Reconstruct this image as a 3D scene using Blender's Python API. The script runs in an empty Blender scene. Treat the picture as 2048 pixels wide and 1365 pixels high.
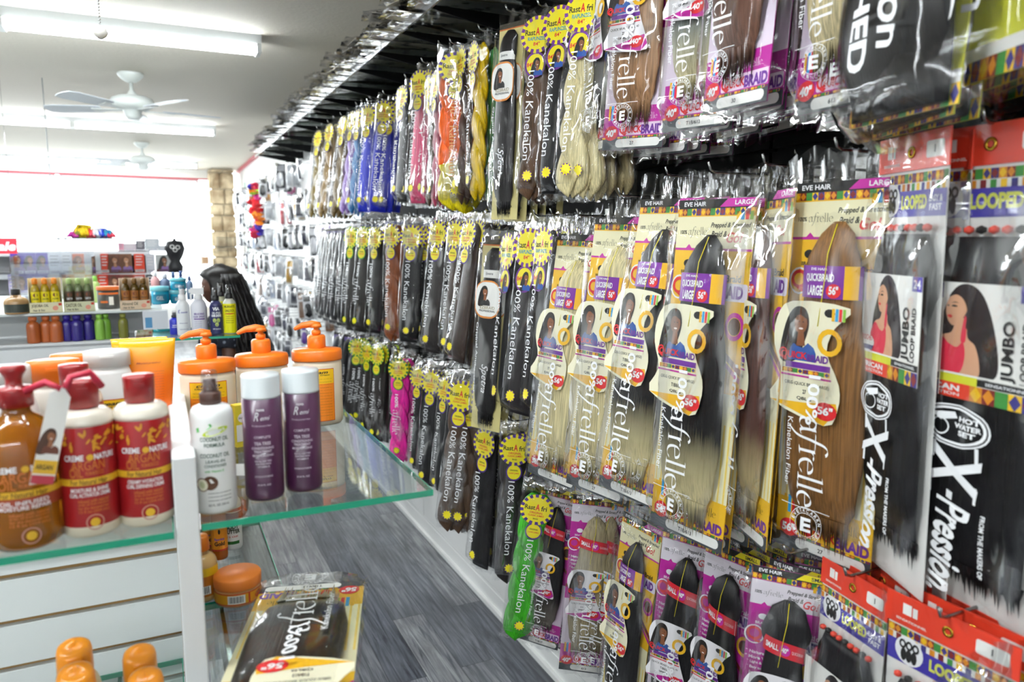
import bpy, bmesh, math, random
from mathutils import Vector, Matrix
random.seed(7)
C = bpy.context.scene.collection
SC = bpy.context.scene
FPX = 1480.0                    # focal length in pixels of the 2048 x 1365 frame
CAMZ = 1.6
YAW = math.radians(25.4); PIT = math.radians(7.7)

# ------------------------------------------------------------------ camera
cd = bpy.data.cameras.new('camera'); cam = bpy.data.objects.new('camera', cd); C.objects.link(cam)
cd.sensor_width = 36.0; cd.lens = 36.0*FPX/2048.0; cd.clip_start = 0.05; cd.clip_end = 200
cam.location = (0, 0, CAMZ)
cam.rotation_euler = (math.radians(90)-PIT, 0, -YAW)
cd.dof.use_dof = True; cd.dof.focus_distance = 1.75; cd.dof.aperture_fstop = 3.8
SC.camera = cam
SC.cycles.use_light_tree = False
# ------------------------------------------------------------------ world, exposure
w = bpy.data.worlds.new('daylight'); SC.world = w; w.use_nodes = True
bg = w.node_tree.nodes['Background']; bg.inputs[0].default_value = (0.93, 0.97, 1.0, 1); bg.inputs[1].default_value = 5.0
SC.view_settings.view_transform = 'Standard'; SC.view_settings.look = 'None'
SC.view_settings.exposure = 0.9; SC.view_settings.gamma = 1.0
SC.view_settings.use_curve_mapping = False
TUBE_POWER = 34.0
cy = SC.cycles
cy.transparent_max_bounces = 28; cy.max_bounces = 5; cy.diffuse_bounces = 3; cy.glossy_bounces = 2
cy.transmission_bounces = 4; cy.caustics_reflective = False; cy.caustics_refractive = False
cy.sample_clamp_indirect = 6.0; cy.use_adaptive_sampling = True; cy.adaptive_threshold = .03
try: cy.use_denoising = True
except Exception: pass

# ------------------------------------------------------------------ measuring helpers (a pixel of the photograph -> a point of the shop)
FW = Vector((math.sin(YAW)*math.cos(PIT), math.cos(YAW)*math.cos(PIT), -math.sin(PIT)))
RT = Vector((math.cos(YAW), -math.sin(YAW), 0)); UP = RT.cross(FW)
O = Vector((0, 0, CAMZ))
def ray(px, py): return FW + RT*((px-1024)/FPX) + UP*((682.5-py)/FPX)
def atd(px, py, t): return O + ray(px, py)*t
def onX(px, py, X): d = ray(px, py); return O + d*(X/d.x)
def onY(px, py, Y): d = ray(px, py); return O + d*(Y/d.y)
def onZ(px, py, Z): d = ray(px, py); return O + d*((Z-CAMZ)/d.z)
def depth(p): return (Vector(p)-O).dot(FW)

# ------------------------------------------------------------------ materials
MC = {}
def lin(c):
    if isinstance(c, str):
        c = c.lstrip('#'); c = [int(c[i:i+2], 16)/255 for i in (0, 2, 4)]
        return tuple(x/12.92 if x <= .04045 else ((x+.055)/1.055)**2.4 for x in c)
    return tuple(c)
def mat(col, rough=.5, metal=0.0, spec=.5, emit=None, es=1.0, coat=0.0, name=None, sss=0):
    k = ('m', col, rough, metal, spec, emit, es, coat)
    if k in MC: return MC[k]
    m = bpy.data.materials.new(name or 'plain'); m.use_nodes = True
    b = m.node_tree.nodes['Principled BSDF']
    b.inputs['Base Color'].default_value = (*lin(col), 1)
    b.inputs['Roughness'].default_value = rough; b.inputs['Metallic'].default_value = metal
    b.inputs['Specular IOR Level'].default_value = spec
    b.inputs['Coat Weight'].default_value = coat
    if emit: b.inputs['Emission Color'].default_value = (*lin(emit), 1); b.inputs['Emission Strength'].default_value = es
    MC[k] = m; return m
def nodes(m): nt = m.node_tree; return nt, nt.nodes, nt.links
def hairmat(c1, c2=None, z0=-.35, z1=-.45, key='', rough=.38):
    """strands running along the local z axis; c2: second colour below z1 (dyed ends)"""
    k = ('h', c1, c2, z0, z1)
    if k in MC: return MC[k]
    m = bpy.data.materials.new('hair_fibre'); m.use_nodes = True; nt, N, L = nodes(m)
    b = N['Principled BSDF']; b.inputs['Roughness'].default_value = rough; b.inputs['Specular IOR Level'].default_value = .35
    tc = N.new('ShaderNodeTexCoord'); mp = N.new('ShaderNodeMapping'); mp.inputs['Scale'].default_value = (420, 160, 7)
    L.new(tc.outputs['Object'], mp.inputs[0])
    nz = N.new('ShaderNodeTexNoise'); nz.inputs['Scale'].default_value = 1; nz.inputs['Detail'].default_value = 3
    L.new(mp.outputs[0], nz.inputs[0])
    base = lin(c1)
    mx = N.new('ShaderNodeMix'); mx.data_type = 'RGBA'
    mx.inputs[6].default_value = (*base, 1); mx.inputs[7].default_value = (*base, 1)
    if c2:
        sp = N.new('ShaderNodeSeparateXYZ'); L.new(tc.outputs['Object'], sp.inputs[0])
        n2 = N.new('ShaderNodeTexNoise'); n2.inputs['Scale'].default_value = 1; L.new(mp.outputs[0], n2.inputs[0])
        ad = N.new('ShaderNodeMath'); ad.operation = 'MULTIPLY_ADD'; L.new(n2.outputs[0], ad.inputs[0]); ad.inputs[1].default_value = .10; L.new(sp.outputs[2], ad.inputs[2])
        mr = N.new('ShaderNodeMapRange'); mr.inputs[1].default_value = z0+.05; mr.inputs[2].default_value = z1+.05
        L.new(ad.outputs[0], mr.inputs[0]); L.new(mr.outputs[0], mx.inputs[0]); mx.inputs[7].default_value = (*lin(c2), 1)
    else: mx.inputs[0].default_value = 0
    hs = N.new('ShaderNodeHueSaturation'); L.new(mx.outputs[2], hs.inputs['Color'])
    m2 = N.new('ShaderNodeMapRange'); m2.inputs[1].default_value = .3; m2.inputs[2].default_value = .7; m2.inputs[3].default_value = .55; m2.inputs[4].default_value = 1.35
    L.new(nz.outputs[0], m2.inputs[0]); L.new(m2.outputs[0], hs.inputs['Value']); L.new(hs.outputs[0], b.inputs['Base Color'])
    bp = N.new('ShaderNodeBump'); bp.inputs['Strength'].default_value = .35; bp.inputs['Distance'].default_value = .002
    L.new(nz.outputs[0], bp.inputs['Height']); L.new(bp.outputs[0], b.inputs['Normal'])
    MC[k] = m; return m
def schlick(N, L, k, fac, normal=None):
    lw = N.new('ShaderNodeLayerWeight'); lw.inputs[0].default_value = .5
    if normal: L.new(normal, lw.inputs['Normal'])
    pw = N.new('ShaderNodeMath'); pw.operation = 'POWER'; pw.inputs[1].default_value = 4.0; L.new(lw.outputs['Facing'], pw.inputs[0])
    mu = N.new('ShaderNodeMath'); mu.operation = 'MULTIPLY_ADD'; mu.inputs[1].default_value = k; mu.inputs[2].default_value = fac; mu.use_clamp = True
    L.new(pw.outputs[0], mu.inputs[0]); return mu.outputs[0]
def filmmat(k='film', fac=.045, rough=.07, bump=.85, tint=(.97, .97, .97), scale=(26, 26, 9)):
    if k in MC: return MC[k]
    m = bpy.data.materials.new('clear_film'); m.use_nodes = True; nt, N, L = nodes(m)
    N.remove(N['Principled BSDF']); out = N['Material Output']
    tr = N.new('ShaderNodeBsdfTransparent'); tr.inputs[0].default_value = (*tint, 1)
    gl = N.new('ShaderNodeBsdfGlossy'); gl.inputs['Roughness'].default_value = rough; gl.inputs[0].default_value = (1, 1, 1, 1)
    mix = N.new('ShaderNodeMixShader')
    tc = N.new('ShaderNodeTexCoord'); mp = N.new('ShaderNodeMapping'); mp.inputs['Scale'].default_value = scale
    oi = N.new('ShaderNodeObjectInfo'); va = N.new('ShaderNodeVectorMath'); va.operation = 'ADD'
    L.new(tc.outputs['Object'], mp.inputs[0])
    L.new(oi.outputs['Location'], va.inputs[1]); L.new(mp.outputs[0], va.inputs[0])
    nz = N.new('ShaderNodeTexNoise'); nz.inputs['Scale'].default_value = 1; nz.inputs['Detail'].default_value = 3; nz.inputs['Roughness'].default_value = .6
    nz.inputs['Distortion'].default_value = 1.2; nz.noise_type = 'RIDGED_MULTIFRACTAL' if hasattr(nz, 'noise_type') else 'FBM'
    L.new(va.outputs[0], nz.inputs[0])
    bp = N.new('ShaderNodeBump'); bp.inputs['Strength'].default_value = bump; bp.inputs['Distance'].default_value = .006
    L.new(nz.outputs[0], bp.inputs['Height'])
    L.new(bp.outputs[0], gl.inputs['Normal'])
    n3 = N.new('ShaderNodeTexNoise'); n3.inputs['Scale'].default_value = .55; n3.inputs['Detail'].default_value = 2; L.new(va.outputs[0], n3.inputs[0])
    mr = N.new('ShaderNodeMapRange'); mr.interpolation_type = 'SMOOTHSTEP'; mr.inputs[1].default_value = .52; mr.inputs[2].default_value = .64; mr.inputs[3].default_value = fac*.35; mr.inputs[4].default_value = fac*6; L.new(n3.outputs[0], mr.inputs[0])
    ad = N.new('ShaderNodeMath'); ad.operation = 'ADD'; ad.use_clamp = True; L.new(mr.outputs[0], ad.inputs[0]); L.new(schlick(N, L, .45, 0.0), ad.inputs[1])
    L.new(ad.outputs[0], mix.inputs[0]); L.new(tr.outputs[0], mix.inputs[1]); L.new(gl.outputs[0], mix.inputs[2])
    L.new(mix.outputs[0], out.inputs[0]); MC[k] = m; return m
def glassmat(k, tint, fac=.02, rough=.01):
    if k in MC: return MC[k]
    m = bpy.data.materials.new('sheet_glass'); m.use_nodes = True; nt, N, L = nodes(m)
    N.remove(N['Principled BSDF']); out = N['Material Output']
    tr = N.new('ShaderNodeBsdfTransparent'); tr.inputs[0].default_value = (*tint, 1)
    gl = N.new('ShaderNodeBsdfGlossy'); gl.inputs['Roughness'].default_value = rough
    mix = N.new('ShaderNodeMixShader'); L.new(schlick(N, L, .9, fac+.03), mix.inputs[0]); L.new(tr.outputs[0], mix.inputs[1]); L.new(gl.outputs[0], mix.inputs[2])
    L.new(mix.outputs[0], out.inputs[0]); MC[k] = m; return m
FILM = filmmat(); FILM2 = filmmat('film2', fac=.09, rough=.09, bump=1.0, tint=(.93, .93, .93))
FILMH = filmmat('filmh', fac=.22, rough=.16, bump=1.0, tint=(.92, .92, .93))
GLASS = glassmat('glass', (.93, .97, .95), .03); GEDGE = mat('#1f9a78', .15, coat=.5, name='glass_edge_green')
PANE = glassmat('pane', (.96, .98, .98), 0.0)
WHITE = mat('#f4f4f2', .35); BLACK = mat('#0c0c0d', .4); INK = mat('#151515', .6); PAPER = mat('#f5f4ef', .5)
CHROME = mat('#c8c8c8', .18, 1.0); WPRINT = mat('#f7f8fa', .5)

# ------------------------------------------------------------------ mesh building
class MB:
    def __init__(s): s.v = []; s.f = []; s.mi = []; s.sm = []; s.mats = []
    def m(s, mt):
        if mt not in s.mats: s.mats.append(mt)
        return s.mats.index(mt)
    def add(s, vs, fs, mt, smooth=False):
        o = len(s.v); s.v += [tuple(p) for p in vs]; i = s.m(mt)
        for f in fs: s.f.append([a+o for a in f]); s.mi.append(i); s.sm.append(smooth)
        return s
    def box(s, a, b, mt, M=None, bev=0):
        (x0, y0, z0), (x1, y1, z1) = a, b
        vs = [Vector(p) for p in ((x0,y0,z0),(x1,y0,z0),(x1,y1,z0),(x0,y1,z0),(x0,y0,z1),(x1,y0,z1),(x1,y1,z1),(x0,y1,z1))]
        if M: vs = [M@p for p in vs]
        return s.add(vs, [(3,2,1,0),(4,5,6,7),(0,1,5,4),(1,2,6,5),(2,3,7,6),(3,0,4,7)], mt)
    def rings(s, R, mt, smooth=True, cap=True, closed=True):
        n = len(R[0]); vs = [p for r in R for p in r]; fs = []
        for i in range(len(R)-1):
            for j in range(n if closed else n-1):
                a = i*n+j; b = i*n+(j+1) % n; fs.append((a, b, b+n, a+n))
        s.add(vs, fs, mt, smooth)
        if cap: 
            o = len(s.v)-len(vs); i = s.m(mt)
            s.f.append([o+j for j in range(n)][::-1]); s.mi.append(i); s.sm.append(False)
            s.f.append([o+(len(R)-1)*n+j for j in range(n)]); s.mi.append(i); s.sm.append(False)
        return s
    def lathe(s, prof, mt, n=24, c=(0, 0, 0), sx=1, sy=1, M=None, smooth=True, cap=True):
        R = []
        for r, z in prof:
            ring = [Vector((c[0]+r*sx*math.cos(2*math.pi*k/n), c[1]+r*sy*math.sin(2*math.pi*k/n), c[2]+z)) for k in range(n)]
            R.append([M@p for p in ring] if M else ring)
        return s.rings(R, mt, smooth, cap)
    def tube(s, pts, r, mt, n=8, cap=True):
        pts = [Vector(p) for p in pts]; R = []; up = None
        for i, p in enumerate(pts):
            t = (pts[min(i+1, len(pts)-1)]-pts[max(i-1, 0)]).normalized()
            if up is None: up = t.orthogonal().normalized()
            a = (up - t*up.dot(t)).normalized(); up = a; b = t.cross(a)
            rr = r[i] if isinstance(r, (list, tuple)) else r
            R.append([p+(a*math.cos(2*math.pi*k/n)+b*math.sin(2*math.pi*k/n))*rr for k in range(n)])
        return s.rings(R, mt, True, cap)
    def surf(s, fn, nu, nv, mt, smooth=True):
        vs = [fn(i/nu, j/nv) for j in range(nv+1) for i in range(nu+1)]
        fs = [(j*(nu+1)+i, j*(nu+1)+i+1, (j+1)*(nu+1)+i+1, (j+1)*(nu+1)+i) for j in range(nv) for i in range(nu)]
        return s.add(vs, fs, mt, smooth)
    def data(s, name):
        me = bpy.data.meshes.new(name); me.from_pydata(s.v, [], s.f)
        for m_ in s.mats: me.materials.append(m_)
        me.polygons.foreach_set('material_index', s.mi); me.polygons.foreach_set('use_smooth', s.sm); me.update()
        return me
    def build(s, name, parent=None, loc=None):
        o = bpy.data.objects.new(name, s.data(name)); C.objects.link(o)
        if parent: o.parent = parent
        if loc is not None: o.location = loc
        return o
def bevel(o, w=.002, seg=2):
    b = o.modifiers.new('bevel', 'BEVEL'); b.width = w; b.segments = seg; b.limit_method = 'ANGLE'; return o
def tag(o, label, cat, group=None, kind=None):
    o['label'] = label; o['category'] = cat
    if group: o['group'] = group
    if kind: o['kind'] = kind
    return o
def thing(name, label, cat, loc=(0, 0, 0), rz=0, group=None):
    o = bpy.data.objects.new(name, None); C.objects.link(o); o.empty_display_size = .05
    o.location = loc; o.rotation_euler = (0, 0, rz); return tag(o, label, cat, group)
def struct(o): o['kind'] = 'structure'; return o
def dup(root, label=None, group=None):
    r = root.copy(); C.objects.link(r)
    if label: r['label'] = label
    if group: r['group'] = group
    elif 'group' in r: del r['group']
    for ch in list(root.children):
        c = ch.copy(); C.objects.link(c); c.parent = r
        for g in list(ch.children):
            d = g.copy(); C.objects.link(d); d.parent = c
    return r

# ------------------------------------------------------------------ flat printing: text, discs, polygons laid on any surface through a map f(x, z, off)
TX = {}
def textgeo(t, bold=0.0, shear=0.0):
    k = (t, bold, shear)
    if k in TX: return TX[k]
    cu = bpy.data.curves.new('t', 'FONT'); cu.body = t; cu.size = 1; cu.offset = bold; cu.shear = shear; cu.resolution_u = 3; cu.fill_mode = 'FRONT'
    ob = bpy.data.objects.new('t', cu); C.objects.link(ob)
    dg = bpy.context.evaluated_depsgraph_get(); me = bpy.data.meshes.new_from_object(ob.evaluated_get(dg))
    v = [(p.co.x, p.co.y) for p in me.vertices]; f = [tuple(p.vertices) for p in me.polygons]
    bpy.data.objects.remove(ob); bpy.data.curves.remove(cu); bpy.data.meshes.remove(me)
    if not v: v = [(0, 0)]
    x0 = min(a for a, b in v); x1 = max(a for a, b in v); y0 = min(b for a, b in v); y1 = max(b for a, b in v)
    W_ = max(x1-x0, 1e-6); H_ = max(y1-y0, 1e-6)
    v = [((a-x0)/W_-.5, (b-y0)/H_-.5) for a, b in v]
    TX[k] = (v, f, W_/H_); return TX[k]
def flat(y0): return lambda x, z, off=0: (x, y0-off, z)
def text(mb, t, cx, cz, w, h, mt, F, rot=0, off=.0004, bold=0.02, shear=0.0):
    """fit text t in a w x h box centred at (cx, cz); rot in degrees (w is measured along the writing)"""
    v, f, asp = textgeo(t, bold, shear)
    if w is None: w = h*asp
    if h is None: h = w/asp
    c, s = math.cos(math.radians(rot)), math.sin(math.radians(rot))
    mb.add([F(cx+a*w*c-b*h*s, cz+a*w*s+b*h*c, off) for a, b in v], f, mt)
def poly(mb, pts, mt, F, off=.0003):
    mb.add([F(x, z, off) for x, z in pts], [tuple(range(len(pts)))], mt)
def rect(mb, x0, z0, x1, z1, mt, F, off=.0003, n=1):
    for i in range(n):
        a = x0+(x1-x0)*i/n; b = x0+(x1-x0)*(i+1)/n
        poly(mb, [(a, z0), (b, z0), (b, z1), (a, z1)], mt, F, off)
def disc(mb, cx, cz, rx, rz, mt, F, off=.0004, n=20, rot=0):
    c, s = math.cos(rot), math.sin(rot); P = []
    for k in range(n):
        a, b = rx*math.cos(2*math.pi*k/n), rz*math.sin(2*math.pi*k/n); P.append((cx+a*c-b*s, cz+a*s+b*c))
    poly(mb, P, mt, F, off)
def ringp(mb, cx, cz, r0x, r0z, r1x, r1z, mt, F, off=.0005, n=28):
    for k in range(n):
        a, b = 2*math.pi*k/n, 2*math.pi*(k+1)/n
        poly(mb, [(cx+r0x*math.cos(a), cz+r0z*math.sin(a)), (cx+r1x*math.cos(a), cz+r1z*math.sin(a)), (cx+r1x*math.cos(b), cz+r1z*math.sin(b)), (cx+r0x*math.cos(b), cz+r0z*math.sin(b))], mt, F, off)
def rrect(x0, z0, x1, z1, r, n=4):
    P = []
    for cx, cz, a0 in ((x1-r, z1-r, 0), (x0+r, z1-r, 90), (x0+r, z0+r, 180), (x1-r, z0+r, 270)):
        for k in range(n+1):
            a = math.radians(a0+90*k/n); P.append((cx+r*math.cos(a), cz+r*math.sin(a)))
    return P
def bez(p, n=10):
    out = []
    for i in range(0, len(p)-1, 3):
        a, b, c, d = p[i:i+4]
        for k in range(n + (1 if i+3 >= len(p)-1 else 0)):
            t = k/n; u = 1-t
            out.append((u**3*a[0]+3*u*u*t*b[0]+3*u*t*t*c[0]+t**3*d[0], u**3*a[1]+3*u*u*t*b[1]+3*u*t*t*c[1]+t**3*d[1]))
    return out
# the swash "afrelle" lettering: pen strokes with a broad nib
def L_a(): return [bez([(.75,.72),(.6,1.08),(.1,1.05),(.12,.72)]), bez([(.72,1.0),(.72,.7),(.70,.4),(.72,.22),(.74,.02),(.9,-.02),(.98,.1)]), bez([(.7,.58),(.3,.55),(.05,.42),(.06,.22),(.08,-.08),(.55,-.1),(.72,.25)])], .95
def L_f(): return [bez([(1.05,1.62),(.9,1.85),(.55,1.8),(.45,1.2),(.36,.6),(.3,-.2),(-.25,-.75)]), [(.0,.98),(.8,.98)]], .75
def L_r(): return [[(.25,0),(.25,1.0)], [(.05,.0),(.45,.0)], [(.05,.95),(.25,.98)], bez([(.25,.65),(.35,.9),(.5,1.05),(.68,.9)])], .68
def L_e(): return [[(.1,.55),(.82,.6)], bez([(.82,.6),(.8,1.12),(.1,1.1),(.08,.5),(.08,-.08),(.6,-.12),(.84,.2)])], .9
def L_l(): return [[(.25,0),(.25,1.62)], [(.05,0),(.45,0)], [(.05,1.58),(.25,1.6)]], .5
def afrelle(mb, cx, cz, w, mt, F, rot=-90, off=.0006, nib=.16, pre=''):
    seq = [L_a, L_f, L_r, L_e, L_l, L_l, L_e]; x = 0; c, s = math.cos(math.radians(rot)), math.sin(math.radians(rot))
    tot = sum(g()[1] for g in seq); k = w/tot; hz = .8
    nx, nz = nib*.5*math.cos(.35), nib*.5*math.sin(.35)
    for g in seq:
        st, adv = g()
        for P in st:
            Q = []
            for sg in (1, -1): Q.append([((p[0]+x-tot/2+sg*nx)*k, (p[1]-hz+sg*nz+ (-.0))*k) for p in P])
            vs = [F(cx+a*c-b*s, cz+a*s+b*c, off) for q in Q for a, b in q]; n = len(P)
            mb.add(vs, [(i, i+1, n+i+1, n+i) for i in range(n-1)], mt)
        x += adv
def smo(P, n=4):
    """smooth closed outline through the points"""
    out = []; m_ = len(P)
    for i in range(m_):
        a, b, c, d = P[i-1], P[i], P[(i+1) % m_], P[(i+2) % m_]
        for k in range(n):
            t = k/n; out.append(tuple(.5*(2*b[j]+(c[j]-a[j])*t+(2*a[j]-5*b[j]+4*c[j]-d[j])*t*t+(3*b[j]-a[j]-3*c[j]+d[j])*t**3) for j in (0, 1)))
    return out
def portrait(mb, cx, cz, r, F, off, skin='#7a4a30', hair='#17110f', top='#2456a8', side=1):
    S = mat(skin, .6); Hh = mat(hair, .5); T = mat(top, .6)
    poly(mb, smo([(cx-r*.95*side, cz-r*1.5), (cx-r*.75*side, cz+.1*r), (cx-r*.3*side, cz+r*.9), (cx+r*.25*side, cz+r*.9), (cx+r*.5*side, cz+r*.3), (cx+r*.35*side, cz-r*.5), (cx-.1*r*side, cz-r*1.5)])[::side], Hh, F, off)
    poly(mb, [(cx-.5*r, cz-r*1.5), (cx-.42*r, cz-r*.95), (cx-.25*r, cz-.72*r), (cx+.0*r, cz-.85*r), (cx+.25*r, cz-.9*r), (cx+.5*r, cz-.66*r), (cx+.8*r, cz-.85*r), (cx+.93*r, cz-r*1.1), (cx+.95*r, cz-r*1.5)], T, F, off+.0001)
    poly(mb, [(cx-.1*r, cz-.85*r), (cx-.05*r, cz-.2*r), (cx+.25*r, cz-.2*r), (cx+.35*r, cz-.8*r)], S, F, off+.0002)
    disc(mb, cx+.08*r*side, cz+.2*r, .34*r, .46*r, S, F, off+.0003, 14)
    disc(mb, cx+.0*r, cz+.28*r, .05*r, .03*r, INK, F, off+.0004, 6); disc(mb, cx+.2*r*side, cz+.28*r, .05*r, .03*r, INK, F, off+.0004, 6)
    disc(mb, cx+.1*r*side, cz-.03*r, .12*r, .05*r, mat('#f3e6e2', .5), F, off+.0004, 8)
    poly(mb, [(cx-.4*r, cz+.5*r), (cx-.05*r, cz+.8*r), (cx+.35*r, cz+.75*r), (cx+.42*r, cz+.4*r), (cx+.05*r, cz+.6*r)], Hh, F, off+.0005)
# ================================================================== HAIR PACKS
# local frame of a pack: x across (the viewer's right), -y to the front, z up, origin at the hanging hole
RED = mat('#d8232a', .4); MAG = mat('#c0209a', .4); PUR = mat('#6a2a93', .4); YEL = mat('#f0b81c', .4); CREAM = mat('#efe8bf', .5)
BLU = mat('#2e9fd8', .45); GRN = mat('#8cc63f', .45); ORG = mat('#e8432a', .4); NAVY = mat('#2b2a78', .45); GOLD = mat('#c9a13a', .25, 1.0)
SUNY = mat('#f2e21c', .4); KENTE = [mat('#d88a1c', .5), mat('#7c1d1d', .5), mat('#3a8a3a', .5), mat('#f0c21c', .5), mat('#33307c', .5)]
def kente(mb, x0, z0, x1, z1, F, off=.0005, n=8):
    w = (x1-x0)/n
    for i in range(n):
        a = KENTE[i % 5]; b = KENTE[(i*2+3) % 5]
        rect(mb, x0+i*w, z0, x0+(i+1)*w, z1, a, F, off)
        cx = x0+(i+.5)*w; cz = (z0+z1)/2; h = (z1-z0)/2
        poly(mb, [(cx, cz-h), (cx+w*.45, cz), (cx, cz+h), (cx-w*.45, cz)], b, F, off+.0001)
def stripes(mb, x0, z0, w, h, F, off=.0006):
    for i, m_ in enumerate((YEL, BLU, RED, GRN)): rect(mb, x0+i*w*.27, z0, x0+i*w*.27+w*.2, z0+h, m_, F, off)
def bag_fn(W, L, dep, th, top, bot, wr=.0022, seed=0, puff=None):
    rnd = random.Random(seed); ph = [rnd.uniform(0, 6.28) for _ in range(6)]
    def front(x, z):
        s = -z/L; u = min(1, abs(2*x/W))
        e = min(1, max(0, (s-top)/.05))*min(1, max(0, (1-bot-s)/.05)); e = e*e*(3-2*e)
        d = dep*(1-u**4)**.5*e if u < 1 else 0
        if puff: d *= puff(s)
        return -(th+d + wr*(math.sin(9*s*6.28/2+ph[0]+x*60)*.5+math.sin(x*170+ph[1]+s*14)*.6+math.sin(s*38+ph[2]+x*25)*.35+1.2)*(1 if u < .98 else .2))
    return front
def make_bag(root, W, L, dep, th=.002, top=.06, bot=.03, prints=None, seed=0, film=None, back=True, name='plastic_bag'):
    fr = bag_fn(W, L, dep, th, top, bot, seed=seed); mb = MB(); nu, nv = 12, 34; film = film or FILM
    P = [[Vector((W*(i/nu-.5), fr(W*(i/nu-.5), -L*j/nv), -L*j/nv)) for i in range(nu+1)] for j in range(nv+1)]
    # crinkled top and bottom edges
    rnd = random.Random(seed+5)
    for i in range(nu+1): P[0][i].z += rnd.uniform(-.008, .012); P[nv][i].z += rnd.uniform(-.005, .004); P[0][i].y += rnd.uniform(-.006, .004)
    mb.surf(lambda u, v: P[round(v*nv)][round(u*nu)], nu, nv, film)
    if back: mb.surf(lambda u, v: Vector((-P[round(v*nv)][round(u*nu)].x, .0015, P[round(v*nv)][round(u*nu)].z)), nu, nv, film, )
    if prints:
        F = lambda x, z, off=0: (x, fr(max(-W/2, min(W/2, x)), z)-.0012-off, z)
        prints(mb, F)
    o = mb.build(name, root); return o
def bundle(root, hw, dp, L, z0, mt, c=0, n=20, nv=30, rag=.012, y0=0, name='hair_bundle', cxf=None, seed=3):
    """hw(s), dp(s): half width and depth of the hair at s = 0 top .. 1 bottom"""
    mb = MB(); R = []; rnd = random.Random(seed)
    jag = [rnd.uniform(-1, 1) for _ in range(n)]
    for j in range(nv+1):
        s = j/nv; a, d = hw(s), dp(s); ring = []; cx = c+(cxf(s) if cxf else 0)
        for k in range(n):
            t = 2*math.pi*k/n; z = z0-L*s
            x = a*math.cos(t); y = d*math.sin(t)
            ring.append(Vector((cx+x, y0+y*.5-d*.5, z)))
        R.append(ring)
    mb.rings(R[::-1], mt, True, True)
    if rag > .011:
        a, d = hw(.97), dp(.93); zb = z0-L*.985; m_ = 46; cc = c+(cxf(1) if cxf else 0)
        for k in range(m_):
            x = cc+a*(-1.02+2.04*k/(m_-1)); w_ = a*rnd.uniform(.03, .06); ln = rag*rnd.uniform(.35, 1.5); yy = y0-d*(.55+.4*math.sqrt(max(0, 1-((x-cc)/(a*1.05))**2)))
            tipx = x+rnd.uniform(-.3, .3)*w_*3
            mb.add([(x-w_, yy, zb+.012), (x+w_, yy, zb+.012), (tipx, yy*.4-.001, zb-ln), (x-w_*.6, yy*.6+.001, zb+.012), (x+w_*.6, yy*.6+.001, zb+.012)], [(0, 2, 1), (3, 4, 2), (0, 3, 2), (1, 2, 4)], mt, True)
    return mb.build(name, root)
def rope(root, W, L, z0, mt, turns=3, rr=None, name='hair_braid', mt2=None, split=None, flat_=.38, y0=-.0):
    """two thick strands twisted round each other"""
    mb = MB(); n = 12; nv = 44; r = rr or W*.345
    for ph in (0, math.pi):
        R = []
        for j in range(nv+1):
            s = j/nv; a = 2*math.pi*turns*s+ph
            e = min(1, s/.05+.25)*min(1, (1-s)/.07+.22)
            cx = math.cos(a)*r*.44; cy = math.sin(a)*r*.42; e *= 1-.10*abs(math.cos(a*1.0+.6))
            R.append([Vector((cx+r*.88*e*math.cos(t)*1.05, y0-r*flat_+cy*.5+r*flat_*e*math.sin(t), z0-L*s+r*.42*math.cos(t)*math.sin(a)*-1)) for t in [2*math.pi*k/n for k in range(n)]])
        if mt2:
            k = int(nv*split); mb.rings(R[:k+1][::-1], mt, True, True); mb.rings(R[k:][::-1], mt2, True, True)
        else: mb.rings(R[::-1], mt, True, True)
    return mb.build(name, root)
def lerpf(pts):
    def f(s):
        for (a, x), (b, y) in zip(pts, pts[1:]):
            if s <= b:
                t = (s-a)/(b-a) if b > a else 0; t = max(0, t); t = t*t*(3-2*t); return x+(y-x)*t
        return pts[-1][1]
    return f
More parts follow.
